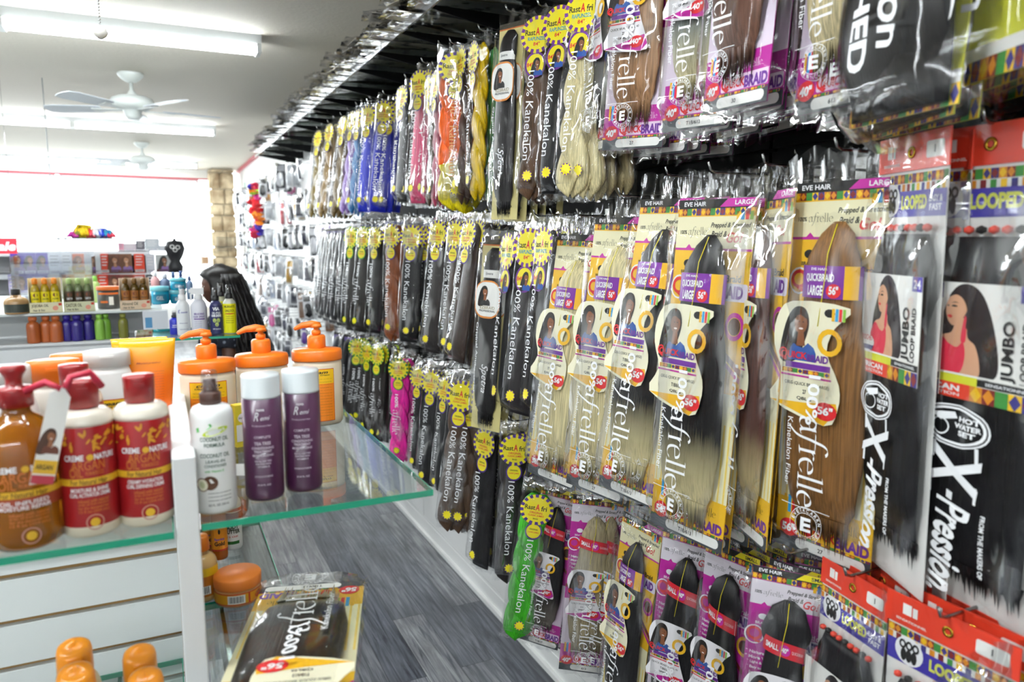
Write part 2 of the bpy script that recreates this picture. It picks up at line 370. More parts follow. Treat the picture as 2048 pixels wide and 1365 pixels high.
def model_tag(root, cx, cz, w, h, y, sm, name='hang_tag', yellow=False, num='56', code='27', rot=0):
    """fiddle-shaped paper tag with the braided model"""
    mb = MB(); B = mat('#f4efd0', .45) if yellow else mat('#f4f1f4', .45)
    out = [(-.42, -.42), (-.30, -.1), (-.44, .2), (-.40, .40), (-.2, .5), (.5, .47), (.40, .33), (.26, .1), (.34, -.12), (.5, -.42), (.38, -.5)] if not yellow else \
          [(-.5, -.36), (-.36, -.12), (-.48, .12), (-.46, .35), (-.25, .5), (.5, .47), (.32, .3), (.24, .1), (.42, -.15), (.42, -.35), (.26, -.5)]
    out = smo(out, 3)
    c, s = math.cos(rot), math.sin(rot)
    F = lambda x, z, off=0: (cx+x*w*c-z*h*s, y-off-.0004*((x)**2)*0, cz+x*w*s+z*h*c)
    mb.add([F(a, b) for a, b in out]+[F(a, b, -.0008) for a, b in out], [tuple(range(len(out)))[::-1], tuple(range(len(out), 2*len(out)))]+[(i, (i+1) % len(out), (i+1) % len(out)+len(out), i+len(out)) for i in range(len(out))], B)
    poly(mb, [(-.42, -.42), (.38, -.5), (.5, -.42), (.42, -.30), (-.1, -.38)] if not yellow else [(-.5, -.36), (.26, -.5), (.42, -.36), (.40, -.30), (.0, -.34)], MAG if not yellow else YEL, F, .0002)
    # portrait in the square units of the tag
    G = lambda x, z, off=0: F(x, z*w/h, off)
    portrait(mb, -.14, .28*h/w, .26, G, .0003, skin='#85502f', top='#2b57a0', side=1)
    ringp(mb, .27, .16*h/w*1.15, .10, .10, .16, .16, YEL, G, .0005, 14)
    disc(mb, .25, .42, .07, .035, INK, F, .0004, 10); stripes(mb, .28, .36, .17, .1, F, .0006)
    text(mb, 'QUICK', -.19, .045, .36, .07, RED, F, off=.0010, bold=.03); text(mb, 'BRAID', .13, .04, .28, .06, PUR, F, off=.0010, bold=.03)
    text(mb, 'Q', -.34, .05, .12, .11, RED, F, off=.0011, bold=.01)
    rect(mb, -.3, -.06, .3, -.01, PUR, F, .0004); kente(mb, -.34, -.10, .3, -.065, F, .0006, 9); rect(mb, -.36, -.13, .32, -.115, RED if not yellow else MAG, F, .0005)
    text(mb, 'QUICK BRAID SMALL 40' if not yellow else 'QBLG (QUICK BRAID-LARGE)', 0, -.19, .6, .035, INK, F, off=.0005, bold=0)
    text(mb, code, -.02, -.25, None, .035, INK, F, off=.0005); text(mb, 'QBSM40-' if not yellow else 'QBLG', -.02, -.31, .2, .03, INK, F, off=.0005)
    disc(mb, .27, -.38, .15, .075, RED, F, .0008, 16); text(mb, num+'"', .27, -.375, .2, .07, WPRINT, F, off=.0012, bold=.04)
    return mb.build(name, root)
def card_box(mb, W, z0, z1, mt, th=.0016): mb.box((-W/2, -th, z1), (W/2, 0, z0), mt)

def pack_quick(large, hc, hc2=None, code='27', seed=0, loop=False, fade=(.68, .86), tagf=None):
    W, L = (.185, .66) if large else (.155, .62)
    CW = W*.93; ct, cb = -.045, -L+.012
    r = thing('hair_pack', 'x', 'hair pack')
    mb = MB(); main = mat('#f0bc22', .4) if large else mat('#b81e96', .4); low = CREAM if large else mat('#e9d9ea', .45)
    card_box(mb, CW, ct, cb, main); F = flat(-.0016)
    h2 = CW/2
    rect(mb, -h2, ct-.022, h2, ct, INK, F, .0001); text(mb, 'EVE HAIR', -h2*.55, ct-.008, CW*.3, .008, WPRINT, F)
    poly(mb, [(h2*.1, ct-.014), (h2, ct-.014), (h2, ct), (h2*.3, ct)], MAG if large else SUNY, F, .0003); text(mb, 'LARGE' if large else 'SMALL', h2*.7, ct-.007, CW*.22, .008, WPRINT if large else INK, F, off=.0006)
    kente(mb, -h2, ct-.028, h2, ct-.016, F, .0005, 16)
    rect(mb, -h2, ct-.085, h2, ct-.03, CREAM if large else mat('#e6dfe8', .45), F, .0002); rect(mb, -h2, ct-.089, h2, ct-.085, MAG, F, .0003)
    text(mb, '100%', -h2*.8, ct-.057, CW*.09, .007, INK, F); afrelle(mb, -h2*.42, ct-.055, CW*.25, INK, F, rot=0, nib=.1)
    text(mb, 'Prepped & Stretched', h2*.42, ct-.046, CW*.5, .011, INK, F, shear=.3, bold=.02); text(mb, 'Braid &', h2*.15, ct-.060, CW*.2, .010, INK, F, shear=.3, bold=.02); text(mb, 'Go!', h2*.55, ct-.066, CW*.2, .018, RED, F, shear=.3)
    stripes(mb, h2*.55, ct-.036, CW*.2, .014, F, .0006)
    poly(mb, [(-h2*.75, ct-.089), (-h2*.5, ct-.089), (-h2*.62, ct-.078)], MAG, F, .0005)
    disc(mb, -h2*.62, ct-.112, .009, .007, INK if large else WPRINT, F, .0003, 12); text(mb, 'BRAID', -h2*.65, ct-.127, .022, .006, INK if large else WPRINT, F)
    text(mb, 'Q', -h2*.8, ct-.155, .03, .036, RED, F, bold=.02); ringp(mb, -h2*.8, ct-.155, .016, .019, .019, .022, WPRINT, F, .0002, 16)
    text(mb, 'Braid', h2*.62, ct-.135, .032, .012, INK if large else WPRINT, F); text(mb, 'AID', h2*.68, ct-.158, .035, .022, PUR if large else NAVY, F, bold=.05, off=.0007)
    poly(mb, rrect(h2*.3, ct-.173, h2*.99, ct-.143, .006), mat('#e8e0f0', .5), F, .0003)
    for i, t in enumerate(('* Natural', '* More V', '* Light &', '* Easy to', 'hair')): text(mb, t, -h2*.72, ct-.195-i*.012, None, .008, CREAM if large else WPRINT, F, bold=.03)
    ringp(mb, h2*.75, ct-.215, .014, .016, .020, .024, MAG if large else YEL, F, .0004, 20); disc(mb, h2*.75, ct-.215, .013, .015, mat('#5a3a28', .5), F, .0004, 14)
    for sg in (-1, 1):
        poly(mb, [(sg*h2, ct-.285), (sg*h2*.3, ct-.24), (sg*h2*.3, ct-.252), (sg*h2, ct-.297)][::-sg], KENTE[1], F, .0003); poly(mb, [(sg*h2, ct-.30), (sg*h2*.3, ct-.255), (sg*h2*.3, ct-.262), (sg*h2, ct-.31)][::-sg], MAG, F, .0003)
    rect(mb, -h2, cb+.085, h2, ct-.33, low, F, .0002)
    if large:
        for i in range(14): rect(mb, -h2+CW*(i+.2)/14, cb+.085, -h2+CW*(i+.5)/14, cb+.22, mat('#f4d66a', .45), F, .0003)
    rect(mb, -h2, cb+.026, h2, cb+.085, main, F, .0003)
    stripes(mb, -h2*.85, cb+.060, CW*.17, .03, F, .0006)
    text(mb, 'QUICK', -h2*.02, cb+.038, CW*.32, .017, RED, F, bold=.03, off=.0007); text(mb, 'BRAID', h2*.62, cb+.038, CW*.34, .019, PUR, F, bold=.05, off=.0007); text(mb, 'Q', -h2*.32, cb+.040, .018, .026, RED, F, off=.0009, bold=.02)
    if not large: poly(mb, rrect(-h2*.45, cb+.028, h2*.97, cb+.052, .004), mat('#efd5ea', .5), F, .0004)
    text(mb, '100%', h2*.1, cb+.060, CW*.09, .006, INK if large else WPRINT, F, off=.0008); afrelle(mb, h2*.5, cb+.064, CW*.27, INK if large else WPRINT, F, rot=0, off=.0008, nib=.1)
    rect(mb, -h2, cb+.0, h2, cb+.026, mat('#3b4145', .5), F, .0002); kente(mb, -h2, cb+.022, h2, cb+.026, F, .0005, 20)
    poly(mb, rrect(-h2*.55, cb+.004, h2*.9, cb+.021, .008), PAPER, F, .0006); text(mb, code, 0, cb+.012, None, .007, INK, F, off=.0008)
    disc(mb, -h2*.72, cb+.034, .017, .015, RED, F, .0008, 22); text(mb, '56"' if large else '40"', -h2*.72, cb+.034, .024, .015, WPRINT, F, off=.0011, bold=.05)
    mb.build('backing_card', r)
    hm = hairmat(hc, hc2, -L*fade[0], -L*fade[1]) if hc2 else hairmat(hc)
    z0 = ct-.062; HL = z0-cb-(.055 if large else .075)
    if loop: hwf = lerpf([(0, W*.06), (.05, W*.22), (.16, W*.30), (.27, W*.22), (.36, W*.24), (.55, W*.36), (.85, W*.36), (1, W*.2)])
    else: hwf = lerpf([(0, W*.05), (.05, W*.17), (.13, W*.25), (.20, W*.26), (.30, W*.28), (.45, W*.36), (.75, W*.38), (.9, W*.33), (1, W*.22)])
    dpf = lerpf([(0, .008), (.1, .026), (.22, .022), (.5, .028), (.85, .02), (1, .003)])
    bundle(r, hwf, dpf, HL, z0, hm, rag=.035, y0=-.002, n=24, seed=seed+1, nv=26)
    # paper wrap round the hair
    mb = MB(); sb = .19 if large else (.24 if loop else .2); bw = .05 if large else .034; zb = z0-HL*sb
    hw = hwf(sb)+.003; dd = dpf(sb)+.004
    Fb = lambda x, z, off=0: (hw*math.sin(x*math.pi/2), -.002-dd*(.5+.5*math.cos(x*math.pi/2))-off, zb+z+(.0 if large else -.01*x))
    M1 = mat('#7a2a9a', .35) if large else mat('#cf2130', .35)
    mb.surf(lambda u, v: Fb(2*u-1, -bw/2+bw*v), 12, 1, M1); mb.surf(lambda u, v: Fb(1-2*u, -bw/2+bw*v, -.0006), 12, 1, M1)
    if large:
        for i in range(3): poly(mb, [Q for Q in ((.36+.14*i, -bw/2), (.5+.14*i, -bw/2), (.5+.14*i, bw/2), (.36+.14*i, bw/2))], YEL, Fb, .0004)
        text(mb, 'QUICKBRAID', -.2, .006, .7, .014, WPRINT, Fb, off=.0007, bold=.03); text(mb, 'LARGE', -.28, -.013, .4, .016, WPRINT, Fb, off=.0007, bold=.04)
        disc(mb, .15, -.013, .16, .011, RED, Fb, .0007, 14); text(mb, '56"', .15, -.012, .2, .013, WPRINT, Fb, off=.001, bold=.04); text(mb, 'EVE HAIR', -.2, .020, .4, .004, WPRINT, Fb)
    else:
        text(mb, 'SMALL', -.42, 0, .5, .013, WPRINT, Fb, off=.0007, bold=.03); disc(mb, .02, 0, .17, .0125, MAG, Fb, .0007, 14); text(mb, '40"', .02, 0, .2, .012, WPRINT, Fb, off=.001, bold=.04)
        text(mb, 'QUICKBRAID', .45, 0, .45, .008, mat('#f3c3c8', .5), Fb, off=.0007); rect(mb, .8, -bw/2, .83, bw/2, WPRINT, Fb, .0006)
    mb.build('paper_wrap', r)
    ty = -.002-dpf(.42)-.004
    model_tag(r, -W*.12, z0-HL*(tagf or (.45 if large else .56)), W*.72, (.19 if large else .155), ty, 0, yellow=large, num='56' if large else '40', code=code)
    # thin yellow thread over the hair
    MB().tube([(0, -.012, z0-.004), (.0, -dpf(.1)-.005, z0-HL*.1), (-.004, -dpf(.2)-.008, z0-HL*.2), (-.008, ty-.001, z0-HL*.33)], .0007, SUNY, 5).build('thread', r)
    def pr(mb, F):
        text(mb, '100%', -W*.02, -L*.58, L*.12, .02, WPRINT, F, rot=-90); afrelle(mb, -W*.0, -L*.73, L*.22 if large else L*.2, WPRINT, F, rot=-90, nib=.17)
        text(mb, 'Kanekalon Fiber', -W*.23, -L*.715, L*.17, .010, WPRINT, F, rot=-90, bold=.0)
        rect(mb, -W*.28, -L*.845, W*.2, -L*.8435, WPRINT, F, .0006, 4)
        cz = -L*.885; R_ = W*.155
        ringp(mb, -W*.02, cz, R_*.98, R_*.98, R_, R_*1.03, WPRINT, F, .0006, 24); ringp(mb, -W*.02, cz, R_*.70, R_*.70, R_*.95, R_*.95, mat('#e8e6d8', .5), F, .0005, 24) if False else None
        for k in range(22):
            a = 2*math.pi*k/22
            if abs(math.sin(a)) < .12: continue
            text(mb, 'ANKRACATEVEHAIRINCCOEV'[k], -W*.02+R_*.83*math.cos(a), cz+R_*.83*math.sin(a), R_*.16, R_*.2, WPRINT, F, rot=math.degrees(a)-90 if math.sin(a) > 0 else math.degrees(a)+90, bold=.02)
        ringp(mb, -W*.02, cz, R_*.66, R_*.66, R_*.69, R_*.69, WPRINT, F, .0006, 20)
        text(mb, 'E', -W*.02, cz, R_*.62, R_*.8, WPRINT, F, bold=.04)
    make_bag(r, W, L, .034, top=.09, bot=.04, prints=pr, seed=seed, back=False)
    return r, L, W

def sun(mb, cx, cz, R, F, off, ray_m, rays=16, rap=False, logo=True):
    for k in range(rays):
        a = 2*math.pi*k/rays; b = a+2*math.pi/rays*.55
        poly(mb, [(cx+R*.78*math.cos(a), cz+R*.78*math.sin(a)), (cx+R*math.cos(a), cz+R*math.sin(a)), (cx+R*math.cos(b), cz+R*math.sin(b)), (cx+R*.78*math.cos(b), cz+R*.78*math.sin(b))], ray_m, F, off+.0003)
        c2 = b+2*math.pi/rays*.45
        poly(mb, [(cx+R*.78*math.cos(b), cz+R*.78*math.sin(b)), (cx+R*math.cos(b), cz+R*math.sin(b)), (cx+R*math.cos(c2), cz+R*math.sin(c2)), (cx+R*.78*math.cos(c2), cz+R*.78*math.sin(c2))], SUNY, F, off+.0003)
    disc(mb, cx, cz, R*.8, R*.8, SUNY, F, off+.0004, 22)
    if logo:
        text(mb, 'Rast', cx-R*.42, cz+R*.12, R*.62, R*.30, INK, F, off=off+.0007, bold=.02); text(mb, 'A', cx+R*.04, cz+R*.16, R*.26, R*.42, RED, F, off=off+.0008, bold=.03); text(mb, 'fri', cx+R*.42, cz+R*.12, R*.34, R*.32, INK, F, off=off+.0007, bold=.02)
        if rap: text(mb, 'RAPUNZEL', cx, cz-R*.22, R*1.1, R*.2, mat('#1d8fa8', .5), F, off=off+.0007, bold=.03); text(mb, '84"', cx, cz-R*.5, R*.4, R*.2, RED, F, off=off+.0007)
        else: text(mb, 'ORIGINAL', cx, cz-R*.2, R*.8, R*.14, RED, F, off=off+.0007); text(mb, 'CLASSIC JUMBO', cx, cz-R*.4, R*.95, R*.15, RED, F, off=off+.0007); text(mb, 'BRAID', cx, cz-R*.6, R*.3, R*.09, INK, F, off=off+.0007)
def pack_rasta(hc, hc2=None, ringc='#4b2a86', txt='100% Kanekalon', rap=False, seed=0, straight=False, split=.62, afr=False, txc=None):
    W, L = .118, .59
    r = thing('braid_hair_pack', 'x', 'hair pack')
    hm = hairmat(hc); hm2 = hairmat(hc2) if hc2 else None
    if straight:
        bundle(r, lerpf([(0, W*.2), (.05, W*.36), (.5, W*.41), (.9, W*.42), (1, W*.36)]), lerpf([(0, .01), (.1, .026), (.9, .028), (1, .012)]), L*.90, -.045, hm, rag=.008, seed=seed, n=16, nv=20)
    else: rope(r, W, L*.90, -.045, hm, turns=2.3, mt2=hm2, split=split)
    RM = mat(ringc, .45)
    mb = MB(); yt = -.046; F = flat(yt); cz = -.095; R = W*.47
    disc(mb, 0, cz, R, R, SUNY, F, 0, 22); mb.surf(lambda u, v: (R*math.cos(-6.2832*u), yt+.0008*v, cz+R*math.sin(-6.2832*u)), 22, 1, RM)
    sun(mb, 0, cz, R, F, 0, RM, rap=rap); mb.build('round_label', r)
    mb = MB(); c2 = cz-R-W*.20; r2 = W*.24
    if rap: r2 = W*.30; c2 -= .01
    ringp(mb, 0, c2, r2*.84, r2*.9, r2, r2*1.1, RM, F, .0002, 20); disc(mb, 0, c2, r2*.85, r2*.92, SUNY, F, .0002, 20)
    mb.surf(lambda u, v: (r2*math.cos(-6.2832*u), yt+.0008*v, c2+1.1*r2*math.sin(-6.2832*u)), 20, 1, RM)
    if rap: portrait(mb, .006, c2-.0, r2*.6, F, .0004, skin='#8a5636'); text(mb, '84"', -r2*.5, c2, r2*.6, r2*.35, RED, F, off=.001)
    else: text(mb, 'ORIGINAL', 0, c2+r2*.25, r2*1.0, r2*.2, INK, F, off=.0005); text(mb, 'CLASSIC JUMBO', 0, c2-r2*.15, r2*1.3, r2*.22, RED, F, off=.0005)
    mb.build('small_round_label', r)
    TC = txc or WPRINT
    def pr(mb, F):
        if afr: text(mb, '100%', -W*.02, -L*.44, L*.12, .018, TC, F, rot=-90); afrelle(mb, -W*.02, -L*.63, L*.22, TC, F, rot=-90, nib=.14)
        else:
            h = .024
            text(mb, '100%', -W*.05, -L*.41, L*.13, h*.9, TC, F, rot=-90, bold=0.0); text(mb, 'Kanekalon', -W*.05, -L*.65, L*.30, h, TC, F, rot=-90, bold=0.0)
        sun(mb, W*.02, -L*.88, W*.14, F, .0003, RM, rays=10, logo=False)
    make_bag(r, W, L, .051, top=.03, bot=.03, prints=pr, seed=seed)
    return r, L, W
def pack_easy(seed=0, hc='#1d1a1b'):
    W, L = .118, .63; r = thing('hair_pack', 'x', 'hair pack')
    mb = MB(); card_box(mb, W*.94, -.03, -L+.01, mat('#e2d590', .45)); F = flat(-.0016); rect(mb, -W*.47, -.045, W*.47, -.03, mat('#3a3426', .5), F); rect(mb, -W*.47, -.049, W*.47, -.045, mat('#c96a2a', .5), F)
    text(mb, '28', -W*.3, -L+.085, .018, .012, INK, F); text(mb, 'BRAID', W*.05, -L+.05, .05, .008, INK, F); text(mb, 'Spetra', 0, -L+.03, .05, .012, INK, F, shear=.3)
    mb.build('backing_card', r)
    hwf = lerpf([(0, W*.12), (.04, W*.27), (.14, W*.28), (.17, W*.24), (.22, W*.33), (.6, W*.38), (.9, W*.34), (1, W*.2)])
    bundle(r, hwf, lerpf([(0, .012), (.1, .03), (.8, .028), (1, .004)]), L-.10, -.055, hairmat(hc), rag=.03, n=24, seed=seed, y0=-.002)
    mb = MB(); Fb = lambda x, z, off=0: (W*.26*math.sin(x*math.pi/2), -.003-.032*(.5+.5*math.cos(x*math.pi/2))-off, -.135+z)
    mb.surf(lambda u, v: Fb(2*u-1, -.012+.024*v), 10, 1, PAPER); mb.surf(lambda u, v: Fb(1-2*u, -.012+.024*v, -.0006), 10, 1, PAPER); text(mb, 'Spetra', 0, 0, .6, .01, mat('#7a7a7a', .5), Fb, off=.0006, shear=.3); mb.build('paper_wrap', r)
    mb = MB(); F = flat(-.040); poly_ = rrect(-W*.36, -.27, W*.42, -.155, .036, 5)
    OM = mat('#e08a3a', .45)
    mb.add([F(*p) for p in poly_]+[F(p[0], p[1], -.0008) for p in poly_], [tuple(range(len(poly_))), tuple(range(len(poly_), 2*len(poly_)))]+[(i, (i+1) % len(poly_), (i+1) % len(poly_)+len(poly_), i+len(poly_)) for i in range(len(poly_))], OM)
    poly(mb, rrect(-W*.34, -.264, W*.40, -.160, .032, 5), PAPER, F, .0003); portrait(mb, -.008, -.195, .024, F, .0006, skin='#8a5636', top='#2a2a2a')
    text(mb, 'EZBRAID', W*.05, -.237, .055, .009, mat('#8a7a3a', .5), F, off=.0008, bold=0); text(mb, 'PROFESSIONAL', W*.05, -.247, .06, .006, INK, F, off=.0008)
    mb.build('oval_tag', r)
    def pr(mb, F):
        text(mb, 'Spetra', W*.08, -L*.72, L*.14, .030, WPRINT, F, rot=-90, shear=.35, bold=.0); text(mb, 'Original Antibacterial', -W*.22, -L*.62, L*.34, .009, WPRINT, F, rot=-90, bold=.02)
    make_bag(r, W, L, .036, top=.05, bot=.03, prints=pr, seed=seed, back=False)
    return r, L, W
def pack_xpress(seed=0, wide=True, looped=False):
    W, L = (.205, .66) if wide else (.17, .66); r = thing('hair_pack', 'x', 'hair pack'); h2 = W*.48
    mb = MB(); card_box(mb, W*.96, -.05, -L+.006, mat('#f1f0ec', .45)); F = flat(-.0016)
    z = -.054
    kente(mb, -h2, z-.013, h2, z, F, .0003, 18); [rect(mb, -h2+h2*2*i/14, z-.026, -h2+h2*2*(i+.6)/14, z-.014, KENTE[i % 5], F, .0003) for i in range(14)]
    rect(mb, -h2, z-.060, h2, z-.024, mat('#3d34a0', .4), F, .0007); text(mb, 'LOOPED', h2*.10, z-.040, W*.36, .020, mat('#d8dc5a', .5), F, off=.0010, bold=.05)
    text(mb, 'EASY &', h2*.72, z-.036, W*.18, .009, WPRINT, F, off=.0010, bold=.03); text(mb, 'FAST', h2*.72, z-.048, W*.16, .009, WPRINT, F, off=.0010, bold=.03)
    disc(mb, -h2*.62, z-.036, .024, .024, WPRINT, F, .0009, 20)
    for dx in (-.011, 0, .011):
        ringp(mb, -h2*.62+dx, z-.027, .003, .004, .006, .008, INK, F, .0012, 10); disc(mb, -h2*.62+dx*.8, z-.044, .005, .011, INK, F, .0012, 10)
    mb.build('backing_card', r)
    mb = MB(); mb.box((-W/2, -.004, -.05), (W/2, -.0020, 0), mat('#e0402a', .3)); F2 = flat(-.004)
    poly(mb, rrect(h2*.42, -.036, h2*.9, -.014, .004), PAPER, F2, .0003); text(mb, '1', h2*.66, -.025, None, .010, INK, F2, off=.0006)
    rect(mb, -h2*.75, -.030, -h2*.6, -.012, PAPER, F2, .0003); rect(mb, -h2*.58, -.030, -h2*.5, -.014, PAPER, F2, .0003); text(mb, 'SENSATIONNEL', -h2*.6, -.040, W*.25, .004, PAPER, F2)
    hd = mb.build('header_card', r)
    mb = MB(); mb.lathe([(.0045, 0), (.0045, .0015), (.0085, .0015), (.0085, 0), (.0045, 0)], GOLD, 16, M=Matrix.Translation((0, -.0042, -.025))@Matrix.Rotation(math.radians(90), 4, 'X'), cap=False); mb.build('eyelet', hd)
    # loops row in red / orange thread, hair below
    mb = MB(); LC = mat('#d8402c', .5)
    for k in range(9):
        x = -h2*.72+k*h2*1.44/8; mb.lathe([(.001, .0), (.006, .003), (.006, .008), (.001, .011)], LC if k % 3 != 1 else INK, 8, c=(x, -.012, -.135)); 
    mb.build('hair_loops', r)
    hwf = lerpf([(0, h2*.7), (.08, h2*.88), (.3, h2*.9), (.8, h2*.9), (.95, h2*.8), (1, h2*.75)])
    bundle(r, hwf, lerpf([(0, .012), (.2, .022), (.8, .022), (1, .003)]), L-.205, -.138, hairmat('#151417'), rag=.024, n=40, seed=seed, y0=-.002)
    mb = MB(); zt, zb = -.195, -.345; F = flat(-.0275); mb.box((-h2, -.0275, zb), (h2, -.0268, zt), PAPER)
    # the model on the wrap: side view, red dress, long straight hair
    sk = mat('#d9a583', .6); hb = mat('#1d1418', .5)
    H0 = lambda x: -h2*.02+x*h2*.9
    hzn = lambda v: zb+.031+(zt-zb-.031)*v       # 0 foot .. 1 top of the picture
    P_ = lambda q: [(H0(a), hzn(b)) for a, b in q]
    poly(mb, smo(P_([(-.52, .02), (-.50, .42), (-.36, .70), (-.20, .93), (.02, .99), (.24, .90), (.40, .68), (.52, .36), (.55, .10), (.44, -.0), (.25, .0), (.02, .02), (-.2, .02)])), hb, F, .0002)
    poly(mb, smo(P_([(-.14, .62), (.02, .60), (.05, .42), (.18, .34), (.26, .16), (.24, .01), (-.05, .0), (-.48, .01), (-.56, .22), (-.42, .40), (-.22, .46)])), sk, F, .0003)
    poly(mb, smo(P_([(-.57, .03), (-.56, .24), (-.46, .37), (-.36, .39), (-.26, .33), (-.12, .30), (-.02, .36), (.02, .20), (-.06, .02), (-.3, .01)])), mat('#d8304a', .5), F, .0004)
    poly(mb, smo(P_([(-.06, .38), (-.02, .62), (.02, .62), (.02, .38)])), mat('#d8304a', .5), F, .00045)
    poly(mb, smo(P_([(-.30, .80), (-.33, .70), (-.305, .61), (-.24, .545), (-.17, .535), (-.06, .60), (.02, .70), (.03, .80), (-.06, .885), (-.20, .89)])), sk, F, .0005)
    poly(mb, smo(P_([(-.30, .635), (-.25, .645), (-.21, .63), (-.25, .61)]), 3), RED, F, .0007)
    poly(mb, smo(P_([(-.24, .742), (-.19, .757), (-.13, .742), (-.19, .733)]), 3), INK, F, .0007); poly(mb, P_([(-.25, .775), (-.18, .792), (-.11, .778), (-.18, .782)])[::-1], INK, F, .0007); disc(mb, H0(-.29), hzn(.745), h2*.018, .0012, INK, F, .0007, 6)
    poly(mb, smo(P_([(-.28, .84), (-.18, .93), (.0, .93), (.10, .80), (.10, .55), (.02, .52), (.03, .70), (-.04, .82), (-.16, .87)])), hb, F, .0008)
    rect(mb, -h2, zb+.031, h2, zb+.0335, PAPER, F, .0009)
    text(mb, 'JUMBO', h2*.62, zt-.08, .075, .020, INK, F, rot=90, off=.0009, bold=.03); text(mb, 'LOOP BRAID', h2*.82, zt-.08, .075, .010, INK, F, rot=90, off=.0009)
    rect(mb, h2*.72, zt-.02, h2, zt, mat('#4a3aa0', .5), F, .0004); text(mb, '24', h2*.86, zt-.010, .016, .012, WPRINT, F, off=.0006)
    disc(mb, -h2*.62, zb+.046, .020, .013, PAPER, F, .0009, 18); text(mb, 'CROCHET', -h2*.62, zb+.053, .034, .008, RED, F, off=.0012, bold=.02); poly(mb, [(-h2*.62-.019, zb+.042), (-h2*.62+.019, zb+.042), (-h2*.62+.014, zb+.035), (-h2*.62-.014, zb+.035)][::-1], NAVY, F, .0011)
    rect(mb, -h2, zb+.02, h2*.2, zb+.031, mat('#dfe03a', .5), F, .0006); rect(mb, h2*.2, zb+.021, h2, zb+.030, INK, F, .0006); text(mb, 'SENSATIONNEL', h2*.62, zb+.0255, h2*.6, .004, WPRINT, F, off=.0009)
    rect(mb, -h2, zb, h2*.1, zb+.02, ORG, F, .0006); text(mb, 'AFRICAN', -h2*.45, zb+.013, h2*.8, .008, WPRINT, F, off=.0009, bold=.04); text(mb, 'COLLECTION', -h2*.45, zb+.005, h2*.8, .004, WPRINT, F, off=.0009)
    kente(mb, h2*.1, zb, h2, zb+.02, F, .0006, 5)
    mb.build('picture_label', r)
    def pr(mb, F):
        cz = -L*.575; disc_ = lambda a, b, m_, o_: disc(mb, -W*.05, cz, a, b, m_, F, o_, 24)
        ringp(mb, -W*.02, cz, W*.255, .026, W*.27, .028, WPRINT, F, .0006, 26); ringp(mb, -W*.02, cz, W*.215, .0215, W*.24, .0245, WPRINT, F, .0006, 26)
        text(mb, 'HOT', W*.09, cz+.010, W*.16, .007, WPRINT, F, bold=.04); text(mb, 'WATER', W*.08, cz+.001, W*.2, .007, WPRINT, F, bold=.04); text(mb, 'SET', W*.08, cz-.008, W*.13, .007, WPRINT, F, bold=.04)
        ringp(mb, -W*.12, cz-.004, .012, .010, .014, .012, WPRINT, F, .0006, 14); poly(mb, [(-W*.2, cz+.012), (-W*.02, cz+.018), (W*.0, cz+.010), (-W*.12, cz+.004)][::-1], WPRINT, F, .0007)
        text(mb, 'X', 0, -L*.665, L*.085, W*.36, WPRINT, F, rot=-98, bold=.03, shear=.0)
        for sx, sz in ((-.155, .63), (.155, .625), (-.165, .705), (.15, .705)): rect(mb, sx*W-W*.012, -L*sz-.011, sx*W+W*.012, -L*sz+.011, WPRINT, F, .0007)
        text(mb, '-Pression.', -W*.02, -L*.822, L*.225, W*.25, WPRINT, F, rot=-95, bold=.025, shear=.25)
        text(mb, 'FROM THE MAKERS OF', W*.22, -L*.80, L*.13, .006, WPRINT, F, rot=-92, bold=.03)
    make_bag(r, W, L, .030, top=.08, bot=.01, prints=pr, seed=seed, back=False)
    return r, L, W
def pack_stretched(seed=0, hair=True):
    W, L = .20, .66; r = thing('hair_pack', 'x', 'hair pack'); h2 = W*.47
    mb = MB(); card_box(mb, W*.94, -.04, -L+.02, mat('#dfe03c', .45)); F = flat(-.0016); kente(mb, -h2, -L+.02, h2, -L+.045, F, .0003, 14); rect(mb, -h2, -L+.045, h2, -L+.06, PAPER, F, .0006)
    mb.build('backing_card', r)
    if hair: bundle(r, lerpf([(0, W*.1), (.1, W*.3), (.4, W*.38), (.85, W*.47), (1, W*.42)]), lerpf([(0, .012), (.2, .04), (.8, .05), (1, .012)]), L-.095, -.07, hairmat('#121113'), rag=.01, n=24, seed=seed)
    else:
        bundle(r, lerpf([(0, W*.1), (.1, W*.15), (.7, W*.15), (1, W*.10)]), lerpf([(0, .012), (.2, .03), (.8, .03), (1, .01)]), L-.25, -.07, hairmat('#2b2a20'), rag=.01, n=20, seed=seed, c=.02)
    def pr(mb, F):
        text(mb, 'STRETCHED', -W*.10, -L*.66, L*.46, .032, WPRINT, F, rot=-90, bold=.035); text(mb, 'X-Pression', W*.17, -L*.65, L*.42, .040, WPRINT, F, rot=-90, bold=.02, shear=.15)
    make_bag(r, W, L, .052, top=.06, bot=.0, prints=pr, seed=seed, back=False, film=filmmat('film3', .12, .1, 1.0, (.97, .97, .97), (14, 14, 8)))
    return r, L, W
